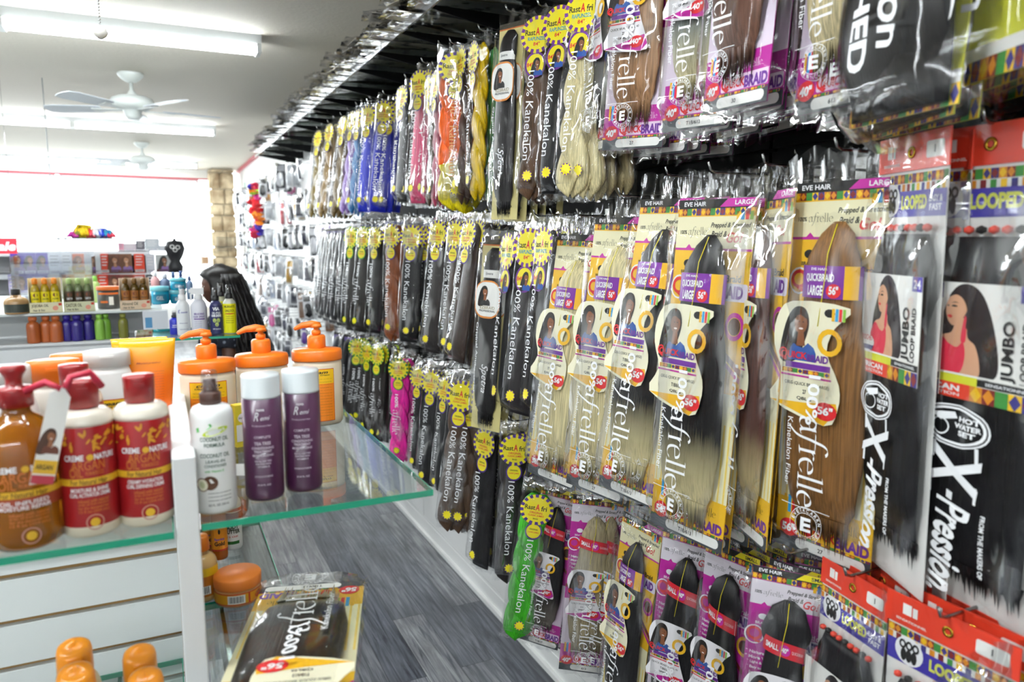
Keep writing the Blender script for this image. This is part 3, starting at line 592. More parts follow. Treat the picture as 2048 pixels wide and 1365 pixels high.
def pack_dim(hc, seed=0):
    """narrow black-backed pack, seen edge on in the middle distance"""
    W, L = .115, .58; r = thing('hair_pack', 'x', 'hair pack')
    mb = MB(); card_box(mb, W*.9, -.035, -L+.012, mat('#1a191b', .4)); F = flat(-.0016); rect(mb, -W*.4, -.075, W*.4, -.05, mat('#6a5a9a', .5), F); rect(mb, -W*.4, -L+.03, W*.4, -L+.05, PAPER, F); mb.build('backing_card', r)
    bundle(r, lerpf([(0, W*.15), (.06, W*.3), (.3, W*.34), (.9, W*.36), (1, W*.24)]), lerpf([(0, .01), (.1, .024), (.9, .024), (1, .008)]), L*.84, -.06, hairmat(hc), rag=.01, n=14, nv=16, seed=seed)
    def pr(mb, F): text(mb, '100%', 0, -L*.45, L*.12, .016, WPRINT, F, rot=-90, bold=0); afrelle(mb, 0, -L*.65, L*.24, WPRINT, F, rot=-90, nib=.13)
    make_bag(r, W, L, .030, top=.05, bot=.03, prints=pr, seed=seed, back=False, film=FILM2)
    return r, L, W
# ================================================================== THE ROOM
CEIL = 2.72; WX = 1.24
def plankmat():
    m = bpy.data.materials.new('grey_wood_planks'); m.use_nodes = True; nt, N, L = nodes(m); b = N['Principled BSDF']
    tc = N.new('ShaderNodeTexCoord'); mp = N.new('ShaderNodeMapping'); mp.inputs['Rotation'].default_value = (0, 0, math.radians(90)); L.new(tc.outputs['Object'], mp.inputs[0])
    br = N.new('ShaderNodeTexBrick'); br.offset = .37; br.inputs['Scale'].default_value = 1; br.inputs['Brick Width'].default_value = 1.22; br.inputs['Row Height'].default_value = .135
    br.inputs['Mortar Size'].default_value = .0012; br.inputs['Color1'].default_value = (*lin('#9ea0a4'), 1); br.inputs['Color2'].default_value = (*lin('#5e636d'), 1); br.inputs['Mortar'].default_value = (*lin('#3a3c40'), 1)
    L.new(mp.outputs[0], br.inputs[0])
    m2 = N.new('ShaderNodeMapping'); m2.inputs['Scale'].default_value = (46, 2.2, 1); L.new(tc.outputs['Object'], m2.inputs[0])
    va = N.new('ShaderNodeVectorMath'); va.operation = 'MULTIPLY_ADD'; va.inputs[1].default_value = (9, 9, 9); L.new(br.outputs['Color'], va.inputs[0]); L.new(m2.outputs[0], va.inputs[2])
    nz = N.new('ShaderNodeTexNoise'); nz.inputs['Scale'].default_value = 1.0; nz.inputs['Detail'].default_value = 7; nz.inputs['Distortion'].default_value = 1.5; nz.inputs['Roughness'].default_value = .65; L.new(va.outputs[0], nz.inputs[0])
    cr = N.new('ShaderNodeValToRGB'); cr.color_ramp.elements[0].position = .35; cr.color_ramp.elements[0].color = (.27, .28, .32, 1); cr.color_ramp.elements[1].position = .68; cr.color_ramp.elements[1].color = (1.5, 1.47, 1.42, 1); L.new(nz.outputs[0], cr.inputs[0])
    m3 = N.new('ShaderNodeMapping'); m3.inputs['Scale'].default_value = (7, 3.0, 1); L.new(tc.outputs['Object'], m3.inputs[0])
    n3 = N.new('ShaderNodeTexNoise'); n3.inputs['Scale'].default_value = 1; n3.inputs['Detail'].default_value = 4; L.new(m3.outputs[0], n3.inputs[0])
    r3 = N.new('ShaderNodeMapRange'); r3.inputs[1].default_value = .35; r3.inputs[2].default_value = .7; r3.inputs[3].default_value = .62; r3.inputs[4].default_value = 1.25; L.new(n3.outputs[0], r3.inputs[0])
    mx = N.new('ShaderNodeMix'); mx.data_type = 'RGBA'; mx.blend_type = 'MULTIPLY'; mx.inputs[0].default_value = 1; L.new(br.outputs['Color'], mx.inputs[6]); L.new(cr.outputs[0], mx.inputs[7])
    hs = N.new('ShaderNodeHueSaturation'); L.new(mx.outputs[2], hs.inputs['Color']); L.new(r3.outputs[0], hs.inputs['Value']); L.new(hs.outputs[0], b.inputs['Base Color'])
    b.inputs['Roughness'].default_value = .32; bp = N.new('ShaderNodeBump'); bp.inputs['Strength'].default_value = .25; bp.inputs['Distance'].default_value = .002; L.new(nz.outputs[0], bp.inputs['Height']); L.new(bp.outputs[0], b.inputs['Normal'])
    return m
def plaster(col, sc=120, st=.25):
    m = bpy.data.materials.new('painted_plaster'); m.use_nodes = True; nt, N, L = nodes(m); b = N['Principled BSDF']; b.inputs['Base Color'].default_value = (*lin(col), 1); b.inputs['Roughness'].default_value = .8
    tc = N.new('ShaderNodeTexCoord'); nz = N.new('ShaderNodeTexNoise'); nz.inputs['Scale'].default_value = sc; nz.inputs['Detail'].default_value = 3; L.new(tc.outputs['Object'], nz.inputs[0])
    bp = N.new('ShaderNodeBump'); bp.inputs['Strength'].default_value = st; bp.inputs['Distance'].default_value = .004; L.new(nz.outputs[0], bp.inputs['Height']); L.new(bp.outputs[0], b.inputs['Normal']); return m
def stonemat():
    m = bpy.data.materials.new('tan_stone'); m.use_nodes = True; nt, N, L = nodes(m); b = N['Principled BSDF']; b.inputs['Roughness'].default_value = .85
    tc = N.new('ShaderNodeTexCoord'); nz = N.new('ShaderNodeTexNoise'); nz.inputs['Scale'].default_value = 7; nz.inputs['Detail'].default_value = 6; L.new(tc.outputs['Object'], nz.inputs[0])
    cr = N.new('ShaderNodeValToRGB'); cr.color_ramp.elements[0].color = (*lin('#8d7658'), 1); cr.color_ramp.elements[0].position = .35; cr.color_ramp.elements[1].color = (*lin('#dccaa8'), 1); cr.color_ramp.elements[1].position = .65
    L.new(nz.outputs[0], cr.inputs[0]); L.new(cr.outputs[0], b.inputs['Base Color']); bp = N.new('ShaderNodeBump'); bp.inputs['Distance'].default_value = .02; L.new(nz.outputs[0], bp.inputs['Height']); L.new(bp.outputs[0], b.inputs['Normal']); return m
WALLM = plaster('#eeeeec', 60, .1); DARKW = mat('#0b0a0a', .6, spec=.2, name='black_slatwall')
YB, YF = -3.6, 13.0
struct(MB().box((-6, YB, -.1), (1.5, YF+.4, 0), plankmat()).build('floor'))
struct(MB().box((-6, YB, CEIL), (1.5, YF+.4, CEIL+.1), plaster('#d9d2c4', 55, .5)).build('ceiling'))
struct(MB().box((WX+.012, YB, 0), (WX+.2, YF+.3, CEIL), WALLM).build('wall_right'))
struct(MB().box((-6.1, YB, 0), (-6, YF+.4, CEIL), WALLM).build('wall_left'))
struct(MB().box((-6, YB-.1, 0), (1.5, YB, CEIL), WALLM).build('wall_back'))
mb = MB(); mb.box((WX-.004, YB, 0), (WX+.012, YF, .085), WHITE); mb.box((WX-.018, YB, 0), (WX-.004, YF, .02), WHITE); mb.box((WX-.001, YB, .085), (WX+.012, YF, .10), WHITE)
struct(mb.build('baseboard_right'))
# front wall: a white sill wall with a wide shop window, turned slightly
def front(name, a, b, mt, wn=None):
    mb = MB(); mb.box(a, b, mt); o = mb.build(name); o.location = (1.0, YF, 0); o.rotation_euler = (0, 0, math.radians(6)); return o
struct(front('wall_front', (-8, 0, 0), (.3, .15, .55), WALLM)); 
mb = MB(); REDM = mat('#b4233c', .45); mb.box((-8, -.02, 2.58), (.02, .12, CEIL), WALLM); mb.box((-8, -.03, 2.56), (.02, -.0, 2.585), REDM); o = mb.build('trim_1'); o.location = (1.0, YF, 0); o.rotation_euler = (0, 0, math.radians(6)); struct(o)
mb = MB(); mb.box((WX-.03, YF-4.2, CEIL-.035), (WX+.01, YF, CEIL), REDM); struct(mb.build('trim_2'))
FR = mat('#e8eaec', .4)
for i in range(4):
    x1 = -.35-i*1.95; x0 = x1-1.9; mb = MB()
    for a, b in (((x0, .04, .55), (x0+.04, .10, 2.58)), ((x1-.04, .04, .55), (x1, .10, 2.58)), ((x0, .04, .55), (x1, .10, .60)), ((x0, .04, 2.53), (x1, .10, 2.58)), ((x0, .04, 1.58), (x1, .10, 1.61))): mb.box(a, b, FR)
    o = mb.build('window_%d' % (i+1)); o.location = (1.0, YF, 0); o.rotation_euler = (0, 0, math.radians(6)); struct(o)
    g = MB().box((x0+.04, .065, .6), (x1-.04, .072, 2.53), PANE).build('window_glass', o)
    g['label'] = 'clear shop window glass'
struct(MB().box((-12, YF+.6, -.12), (6, YF+14, -.02), plaster('#d9d9d6', 20, .2)).build('ground'))
# stone pillar in the far corner
SM = stonemat(); rs = random.Random(4); MB_ = MB(); MB_.box((.82, YF-.42, 0), (1.12, YF-.08, CEIL), mat('#c9bda4', .9)); z = .01
while z < CEIL-.03:
    h = min(rs.uniform(.13, .27), CEIL-.01-z)
    for a, b in ((.80, .80+rs.uniform(.12, .2)), ):
        MB_.box((a, YF-.46, z), (b-.006, YF-.30, z+h-.014), SM); MB_.box((b+.006, YF-.455, z), (1.14, YF-.30, z+h-.014), SM)
    MB_.box((.775, YF-.44, z), (.80, YF-.1, z+h-.014), SM)
    z += h
pl = MB_.build('stone_pillar'); pl['kind'] = 'structure'; bevel(pl, .015, 2)

# black slatwall boards behind the packs, white ones further on and below
for i, (y0, y1) in enumerate(((-1.2, .02), (.03, 1.25), (1.26, 2.48), (2.49, 3.71), (3.72, 4.9))):
    mb = MB(); z = .60
    while z < 2.42: mb.box((WX-.018, y0, z), (WX-.004, y1, z+.067), DARKW); z += .075
    mb.box((WX-.004, y0, .60), (WX+.006, y1, 2.42), DARKW)
    tag(mb.build('slatwall_board'), 'black grooved slatwall board behind the hanging hair packs, %s' % ['beside the camera', 'behind the widest packs', 'behind the blonde braids', 'under the glass shelf start', 'where the blue packs hang'][i], 'wall panel')
for i, (y0, y1) in enumerate(((-1.2, 1.24), (1.25, 3.69), (3.70, 6.1), (6.11, 8.55), (8.56, 11.0))):
    mb = MB(); mb.box((WX-.016, y0, .12), (WX+.008, y1, .585), WHITE)
    if i > 1: mb.box((WX-.010, max(y0, 4.92), .60), (WX+.008, y1, 2.42), WHITE)
    tag(mb.build('wall_panel'), 'white wall panel above the baseboard, %s' % ['under the widest packs', 'under the pink and green braids', 'where the long packs end', 'behind the far accessory packets', 'nearest the stone pillar'][i], 'wall panel')

# ------------------------------------------------------------------ fluorescent fixtures
TUBE = mat('#ffffff', .5, emit='#f4fbff', es=TUBE_POWER); FIX = mat('#e9ecea', .45)
def fixture(x1, y, lab):
    r = thing('ceiling_light', lab, 'ceiling light', ((x1-1.22), y, CEIL), 0, 'fluorescent ceiling fixtures')
    mb = MB(); mb.rings([[Vector((x, a, b)) for a, b in ((-.085, 0), (-.06, -.045), (.06, -.045), (.085, 0))] for x in (-1.22, 1.22)], FIX, False); mb.build('housing', r)
    for cx in (-.61, .61):
        for dy in (-.038, .038):
            MB().tube([(cx-.585, dy, -.068), (cx+.585, dy, -.068)], .0165, TUBE, 10).build('fluorescent_tube', r)
        for e in (-.598, .598): MB().box((cx+e-.012, -.062, -.09), (cx+e+.012, .062, -.04), FIX).build('tube_holder', r)
for x1, s in ((.58, 'ending near the wall of packs'), (-2.0, 'deeper across the room')):
    for y, t in ((-2.6, 'at the back'), (.9, 'overhead beside the camera'), (4.5, 'first in view'), (8.05, 'beyond the first ceiling fan'), (11.7, 'closest to the shop window')):
        fixture(x1, y, 'long double-tube ceiling light %s, %s' % (t, s))

# ------------------------------------------------------------------ ceiling fans
def fan(y, a0, lab, chain=False):
    r = thing('ceiling_fan', lab, 'ceiling fan', (-.1, y, CEIL), 0, 'white ceiling fans'); FM = mat('#e3e8e4', .4)
    MB().lathe([(.078, 0), (.082, -.008), (.078, -.02), (.06, -.04), (.035, -.058), (.02, -.062)], FM, 28).build('canopy', r)
    MB().lathe([(.012, -.055), (.012, -.11), (.03, -.135), (.034, -.15)], FM, 16).build('downrod', r)
    MB().lathe([(.03, -.145), (.09, -.152), (.125, -.168), (.138, -.19), (.132, -.215), (.10, -.235), (.07, -.24), (.055, -.25), (.05, -.285), (.035, -.305), (0.001, -.306)], FM, 32).build('motor_housing', r)
    for k in range(5):
        a = a0+k*2*math.pi/5; M = Matrix.Rotation(a, 4, 'Z')@Matrix.Translation((0, 0, -.235))@Matrix.Rotation(math.radians(11), 4, 'X')
        outl = [(.20, -.045), (.24, -.058), (.50, -.068), (.56, -.055), (.575, -.02), (.575, .02), (.56, .055), (.50, .068), (.24, .058), (.20, .045)]
        mb = MB(); mb.rings([[M@Vector((x, yy, z)) for x, yy in outl] for z in (-.003, .003)], mat('#cfd5da', .4), False)
        bl = mb.build('blade', r)
        mb = MB(); mb.rings([[M@Vector((x, yy, z)) for x, yy in ((.07, -.012), (.17, -.02), (.26, -.03), (.26, .03), (.17, .02), (.07, .012))] for z in (-.010, -.004)], FM, False); mb.build('blade_bracket', bl)
    if chain:
        mb = MB(); cx, cy_ = .03, .05
        for i in range(86): mb.lathe([(.0006, -.0022), (.0022, 0), (.0006, .0022)], CHROME, 5, c=(cx, cy_, -.30-i*.0052))
        mb.lathe([(.002, -.742), (.010, -.747), (.013, -.754), (.010, -.761), (.003, -.766)], mat('#f2efe6', .3), 14, c=(cx, cy_, 0)); mb.build('pull_chain', r)
    return r
fan(1.50, .3, 'white ceiling fan above the camera with a beaded pull chain hanging down', True)
fan(5.77, .22, 'white five-blade ceiling fan between the first two lights'); fan(9.7, .1, 'white ceiling fan furthest away, nearest the shop window')
# ================================================================== THE WALL OF PACKS
PROTO = {}
BK = '#19181a'; DBR = '#33221a'; BRN = '#6b4a30'; AUB = '#4a2a22'; BLO = '#d9cc9c'; GLD = '#a08448'; CHO = '#3d2a22'
def proto(kind, c1, c2=None, **kw):
    k = (kind, c1, c2, tuple(sorted(kw.items())))
    if k in PROTO: return PROTO[k]
    sd = len(PROTO)*3+1
    if kind == 'QL': p = pack_quick(True, c1, c2, seed=sd, **kw)
    elif kind == 'QS': p = pack_quick(False, c1, c2, seed=sd, **kw)
    elif kind == 'RA': p = pack_rasta(c1, c2, seed=sd, **kw)
    elif kind == 'EZ': p = pack_easy(seed=sd)
    elif kind == 'XP': p = pack_xpress(seed=sd, wide=kw.get('wide', True))
    elif kind == 'ST': p = pack_stretched(seed=sd, hair=kw.get('hair', True))
    elif kind == 'DM': p = pack_dim(c1, seed=sd)
    PROTO[k] = [p[0], p[1], p[2], False]; return PROTO[k]
def pose(root, T, B, W, wpx, L0, W0, flip=1):
    """hang a pack from T to B; turn it on its hook until it shows wpx pixels of width"""
    d = (depth(T)+depth(B))/2; zt = (T-B).normalized(); L = (T-B).length; s = L/L0
    c = Vector((-T.x, -T.y, 0)).normalized(); q = wpx*d/FPX/(W0*s)
    sx = s*max(1, min(q, 1.25)) if q > 1 else s; q = min(q, 1); a = math.acos(q)
    base = math.atan2(c.y, c.x)
    ang = base - a*flip           # turning from the camera towards the aisle (-x)
    n = Vector((math.cos(ang), math.sin(ang), 0)); r = Vector((0, 0, 1)).cross(n)
    r = (r - zt*r.dot(zt)).normalized(); y = zt.cross(r)
    M = Matrix(((r.x*sx, y.x*s, zt.x*s, T.x), (r.y*sx, y.y*s, zt.y*s, T.y), (r.z*sx, y.z*s, zt.z*s, T.z), (0, 0, 0, 1)))
    root.matrix_world = M
    loc, rot, sc = M.decompose(); root.location = loc; root.rotation_mode = 'QUATERNION'; root.rotation_quaternion = rot; root.scale = sc
    return n, y
def use(p, label, group=None):
    if not p[3]: p[3] = True; r = p[0]
    else: r = dup(p[0])
    r['label'] = label; r['category'] = 'hair pack'
    if group: r['group'] = group
    return r
HOOKM = mat('#9a9a98', .25, 1.0)
def hook(T, phrase):
    mb = MB(); z = T.z+.004; y = T.y; x1 = T.x-.022
    mb.tube([(WX-.018, y, z-.004), (x1+.01, y, z-.004), (x1, y, z+.0), (x1-.006, y, z+.014)], .0026, HOOKM, 6); mb.box((WX-.020, y-.012, z-.035), (WX-.0175, y+.012, z+.02), HOOKM)
    o = mb.build('peg_hook'); o['group'] = 'peg hooks of the pack wall'
    tag(o, 'metal peg hook carrying the %s' % phrase, 'hook', 'peg hooks of the pack wall'); return o
ROWS = []
def hang(kind, c, top, bot, wpx, label, n=0, X=1.0, XB=None, Lr=None, short=None, c2=None, flip=1, dx=.036, bl=None, hk=True, **kw):
    p = proto(kind, c, c2, **kw); T = onX(top[0], top[1], X) if top else None
    if top and bot:
        d = ray(*bot); B = O+d*(T.y/d.y)
    elif top: B = T+Vector((-(XB or .05), 0, -1)).normalized()*p[1]
    else:
        B = onX(bot[0], bot[1], X-(XB or .05)); T = B+Vector(((XB or .05), 0, (Lr or p[1])))
    r = use(p, label); nn, yy = pose(r, T, B, None, wpx, p[1], p[2], flip)
    short = short or label.split(',')[0]
    if hk: hook(T, short)
    for k in range(n):
        b = use(proto(*( (bl[0], bl[1], bl[2]) if bl else (kind, c, c2)), **({} if bl else kw)), 'spare pack hooked behind the %s' % short, 'spares behind the %s' % short)
        jit = random.uniform(-.012, .012)
        T2 = Vector((T.x+dx*(k+1), T.y+jit*1.5, T.z+random.uniform(-.006, .004))); B2 = B+Vector((dx*(k+1), jit*2, random.uniform(-.012, .006)))
        if T2.x > WX-.05: break
        pose(b, T2, B2, None, wpx*random.uniform(.7, 1.0), p[1], p[2], flip)
    return r
# ---- nearest columns: middle row
hang('QL', BLO, (1172, 432), (1100, 972), 108, 'pale blonde long quick-braid pack with yellow card, slimmest of the blonde pair', 3, short='slim blonde braid pack')
hang('QL', BLO, (1256, 392), (1186, 998), 128, 'pale blonde quick-braid pack, wider one, under the handwritten bag top', 3, short='wide blonde braid pack')
hang('QL', BK, (1352, 352), (1250, 1006), 132, 'black-to-blonde dyed long braid pack beside the wide blonde one', 3, c2=BLO, code='T1B/613', short='black-to-blonde pack next to the blonde ones')
hang('QL', BK, (1440, 345), (1368, 1088), 158, 'largest-looking black-to-blonde braid pack hanging out in front of its neighbours', 3, X=.965, c2=BLO, code='T1B/613', short='black-to-blonde pack hanging furthest out')
hang('QL', AUB, (1548, 330), (1488, 1080), 92, 'dark reddish-brown long braid pack turned edge on, beside the light brown one', 4, c2='#cbb988', short='turned reddish-brown pack')
hang('QL', '#80592f', (1694, 300), (1640, 1132), 196, 'light brown long braid pack with large white swash lettering', 4, short='light brown long pack')
hang('XP', BK, (1832, 268), (1782, 1160), 118, 'slim black loop-braid pack with red header beside the light brown pack', 4, wide=False, X=.985, short='slim red-header loop-braid pack')
hang('XP', BK, (1990, 246), (1932, 1246), 240, 'widest black loop-braid pack with red header, model in red dress', 4, X=.98, wide=True, short='widest loop-braid pack')
# ---- nearest columns: top row (tops out of the picture)
hang('QS', BK, None, (1203, 312), 62, 'black small quick-braid pack partly behind the light brown one in the top row', 1, short='black small pack of the top row', Lr=.66, code='1')
hang('QS', '#9a7350', None, (1262, 310), 132, 'light caramel-brown small quick-braid pack in the top row', 5, short='caramel small pack of the top row', Lr=.66, code='27')
hang('QS', '#7d8480', None, (1385, 272), 140, 'grey-rooted ash blonde small quick-braid pack in the top row', 5, c2=BLO, short='ash blonde small pack of the top row', Lr=.66, code='T1B/613')
hang('QS', '#5d3d2e', None, (1466, 232), 138, 'chestnut brown small quick-braid pack hanging lowest forward in the top row', 4, X=.96, short='chestnut small pack of the top row', Lr=.66, code='30')
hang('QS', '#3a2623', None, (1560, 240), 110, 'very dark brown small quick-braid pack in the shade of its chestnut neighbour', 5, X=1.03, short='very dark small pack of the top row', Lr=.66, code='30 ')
hang('QS', '#cdbd90', None, (1662, 236), 165, 'honey blonde small quick-braid pack beside the yellow stretched pack', 6, X=.99, short='honey blonde small pack of the top row', Lr=.66, code='613')
hang('ST', 'x', None, (1795, 268), 215, 'yellow-card stretched braid pack filled with glossy black hair', 2, X=.94, short='black-filled stretched pack', Lr=.68, hair=True)
hang('ST', 'x', None, (1988, 188), 230, 'yellow-card stretched braid pack showing mostly bare yellow card', 3, X=.95, short='bare yellow stretched pack', Lr=.68, hair=False)
# ---- nearest columns: bottom row
hang('RA', '#3fb81f', (1082, 962), (1032, 1276), 70, 'lime green twisted braid pack hanging lowest by the floor', 0, X=.95, short='lime green braid pack')
hang('QS', BK, (1126, 955), (1076, 1296), 84, 'black-to-grey small quick-braid pack beside the lime green braid', 2, c2='#8a8378', short='black-to-grey small pack', code='T1B/27')
hang('QS', '#a89a78', (1200, 965), (1166, 1352), 108, 'ash blonde small quick-braid pack with red wrap in the bottom row', 3, short='bottom row ash blonde pack', code='613')
hang('QL', BK, (1290, 1010), (1232, 1470), 84, 'narrow-turned jet black pack on yellow card in the bottom row', 3, short='jet black yellow-card pack', code='1B')
hang('QS', BK, (1388, 1030), (1334, 1515), 118, 'black small quick-braid pack with red wrap showing the smiling model tag whole', 3, short='bottom row black pack with whole tag', c2='#9a9080', code='T1B/613')
hang('QS', BK, (1470, 1062), (1420, 1560), 110, 'black small pack with slanting red wrap on magenta card', 3, loop=True, short='slanting-wrap black pack', code='1B')
hang('QS', BK, (1590, 1105), (1530, 1640), 158, 'black small pack with a big round hair loop on magenta card', 3, loop=True, X=.96, short='round-loop black pack', code='2')
hang('XP', BK, (1712, 1150), (1655, 1800), 122, 'slim loop-braid pack with red header and brass eyelet in the bottom row', 6, wide=False, X=.97, short='bottom row slim red-header pack', dx=.028)
hang('XP', BK, (1902, 1232), (1850, 1990), 225, 'big loop-braid pack with red header nearest the picture corner in the bottom row', 7, wide=True, X=.95, short='bottom row big red-header pack', dx=.028)
# ---- middle distance: top row
R = 'RA'
hang(R, BLO, (1188, -38), (1146, 396), 74, 'pale blonde thick twisted braid pack in the top row', 2, short='pale blonde twisted braid', X=.97, rap=True, ringc='#6b2a8a')
hang(R, '#b5a67c', (1222, -30), (1195, 388), 44, 'darker sandy blonde twisted braid pack tucked beside the pale one', 2, short='sandy blonde twisted braid')
hang(R, BK, (1140, -8), (1108, 398), 66, 'jet black extra long braid pack with purple sun label in the top row', 2, rap=True, ringc='#6b2a8a', short='black purple-sun pack', straight=True)
hang(R, '#5e4430', (1092, 14), (1066, 402), 68, 'mid brown extra long braid pack with purple sun label in the top row', 2, rap=True, ringc='#6b2a8a', short='brown purple-sun pack')
hang('EZ', BK, (1028, 24), (1008, 446), 56, 'black hair pack on cream card with oval orange tag in the top row', 4, short='upper cream-card pack', X=.97)
hang(R, '#5fbf6a', (996, 72), (990, 404), 16, 'sliver of mint green braid pack beside the cream-card pack', 0, short='mint green braid', X=1.09)
hang(R, '#d8b400', (972, 62), (963, 402), 24, 'golden yellow braid pack turned edge on in the top row', 0, short='edge-on yellow braid', X=1.0)
hang(R, '#3a261c', (947, 72), (936, 410), 24, 'dark brown braid pack turned edge on between two yellow ones', 0, short='edge-on dark brown braid')
hang(R, '#ff6a14', (914, 88), (908, 422), 76, 'orange and yellow two-colour twisted braid pack in the top row', 1, c2='#e8d410', split=.72, short='orange and yellow braid', X=.97, txc=mat('#f3b06a', .5))
hang(R, '#a32248', (890, 128), (882, 414), 22, 'crimson braid pack beside the orange and yellow one', 1, short='crimson braid')
hang(R, '#4c3826', (878, 134), (870, 414), 18, 'brown braid pack squeezed between pink and crimson ones', 1, short='brown braid by the pink one')
hang(R, '#e0507a', (856, 126), (838, 414), 40, 'bright pink braid pack in the top row', 2, short='bright pink top braid', straight=True)
hang(R, '#2a2a2a', (822, 158), (806, 410), 26, 'charcoal braid pack beside the pink one in the top row', 3, short='charcoal braid', straight=True)
hang(R, '#1322b0', (778, 190), (756, 430), 44, 'deep royal blue braid pack with yellow sun label', 2, short='deep royal blue braid', straight=True)
hang(R, '#1b2fc8', (750, 200), (730, 430), 34, 'second blue braid pack behind the deep royal blue one', 1, short='second blue braid', straight=True)
hang(R, '#2b6fa8', (733, 208), (712, 430), 24, 'teal blue braid pack beside the lilac one', 1, short='teal blue braid')
hang(R, '#9a78c0', (722, 212), (694, 430), 20, 'lilac purple braid pack in the top row', 1, short='lilac braid')
for i, (tx, ty, bx, c, w_) in enumerate(((704, 222, 676, '#6a5326', 22), (690, 232, 662, '#3c2a1c', 20), (676, 238, 650, '#8a6d3c', 20), (664, 246, 640, '#54402a', 18), (652, 252, 630, '#7d6a34', 18), (641, 258, 622, '#2e2620', 16))):
    nm = ['golden brown', 'dark chocolate', 'sandy brown', 'walnut brown', 'olive gold', 'near-black'][i]
    hang('DM' if i % 2 else R, c, (tx, ty), (bx, 438), w_, '%s braid pack in the top row past the lilac one' % nm, 2, short='%s far top braid' % nm)
# ---- middle distance: middle row
hang(R, BK, (1118, 430), (1078, 836), 44, 'black braid pack with golden sun label half behind the slim blonde pack', 3, short='black pack by the slim blonde one', rap=True, ringc='#6b2a8a', straight=True)
hang(R, '#221c1e', (1084, 432), (1042, 838), 60, 'glossy black straight pack with small sun near its foot, past the slim blonde pack', 3, short='glossy straight black pack', rap=True, ringc='#6b2a8a', straight=True)
hang(R, BK, (1046, 442), (1016, 826), 34, 'black pack turned edge on beside the lower cream-card pack', 2, short='edge-on black pack', rap=True, ringc='#6b2a8a', straight=True)
hang('EZ', BK, (998, 460), (970, 866), 62, 'black hair pack on cream card with oval orange tag in the middle row', 3, short='lower cream-card pack', X=.96)
hang(R, DBR, (962, 424), (918, 732), 34, 'espresso brown pack with strong white sheen in the middle row', 3, short='espresso sheen pack', straight=True)
hang(R, CHO, (930, 424), (904, 718), 40, 'dark brown pack with sun label next to the espresso one', 3, short='dark brown sun-label pack', straight=True)
hang(R, '#2b2524', (894, 424), (866, 712), 42, 'soft black pack with white vertical lettering in the middle row', 3, short='soft black lettered pack', straight=True)
hang(R, BK, (832, 434), (818, 690), 48, 'jet black pack with yellow sun label beside the copper braid', 3, short='jet black pack by the copper braid', straight=True, X=.98)
hang(R, '#8a4a26', (796, 432), (790, 682), 38, 'copper brown twisted braid pack in the middle row', 3, short='copper braid')
for i, (tx, bx, w_, kd, rc) in enumerate(((766, 752, 30, 'AF', '#3a3a3a'), (742, 722, 32, 'GR', '#3a9a2a'), (718, 704, 28, 'GR2', '#3a9a2a'), (700, 684, 24, 'DM', 0), (686, 668, 22, 'DM', 0), (673, 655, 20, 'DM', 0), (662, 643, 18, 'DM', 0), (652, 636, 16, 'DM', 0))):
    nm = ['black afro-style', 'black green-sun', 'charcoal green-sun', 'first narrow', 'second narrow', 'third narrow', 'fourth narrow', 'fifth narrow'][i]
    lb = '%s hair pack in the middle row, past the copper braid' % nm if i < 3 else '%s black pack past the green-sun ones in the middle row' % nm
    if kd == 'DM': hang('DM', BK, (tx, 440+i), (bx, 672-i*5), w_, lb, 3, short='%s middle pack' % nm)
    else: hang(R, '#26221f' if i else BK, (tx, 440), (bx, 672-i*3), w_, lb, 3, short='%s middle pack' % nm, ringc=rc, afr=True, straight=True)
# ---- middle distance: bottom row
hang(R, '#2f2b2c', (1034, 842), (1016, 1162), 66, 'dark grey twisted braid pack with sun label above the floor planks', 2, short='dark grey low braid', X=.97)
hang(R, BK, (990, 835), (962, 1140), 44, 'black braid pack beside the dark grey low one', 3, short='black low braid', straight=True)
hang(R, '#4e3827', (938, 738), (902, 1060), 60, 'warm brown braid pack with sun label hanging over the white panel', 2, short='warm brown low braid', X=.95)
hang(R, BK, (908, 738), (884, 990), 30, 'black pack peeking out beside the warm brown low braid', 2, short='black pack by the warm brown low braid', straight=True)
hang(R, BK, (878, 722), (854, 976), 42, 'black lettered pack whose foot hangs behind the glass shelf corner', 2, short='black pack at the shelf corner', straight=True)
hang(R, '#141214', (850, 716), (838, 945), 32, 'black pack with sun label next to the hot pink braid stack', 2, short='black pack by the hot pink stack', straight=True)
hang(R, '#e01f9c', (822, 708), (814, 915), 16, 'edge of a second hot pink braid pack', 0, short='second hot pink braid', X=1.03)
hang(R, '#ff2fae', (804, 700), (800, 922), 42, 'hot pink twisted braid pack with green sun label in the bottom row', 1, short='hot pink braid', ringc='#1c7a3a', afr=True, X=.97)
hang(R, '#2a2320', (768, 676), (756, 886), 30, 'dark pack with green sun label next to the hot pink braid', 3, short='dark pack by the hot pink braid', ringc='#3a9a2a', afr=True, straight=True)
hang(R, '#28211c', (748, 672), (738, 872), 26, 'brown-black pack behind the pump bottle with green sun label', 3, short='brown-black green-sun low pack', ringc='#3a9a2a', afr=True, straight=True)
hang(R, '#241f1d', (722, 664), (704, 852), 36, 'black low pack with green sun label closest to the pump bottles', 3, short='low pack closest to the pump bottles', ringc='#3a9a2a', afr=True, straight=True)
hang('DM', BK, (700, 660), (690, 836), 24, 'small black pack with purple oval in the bottom row', 3, short='purple-oval low pack')
hang('DM', '#1f2a3a', (678, 655), (668, 830), 20, 'navy dark pack past the purple-oval one in the bottom row', 3, short='navy low pack')

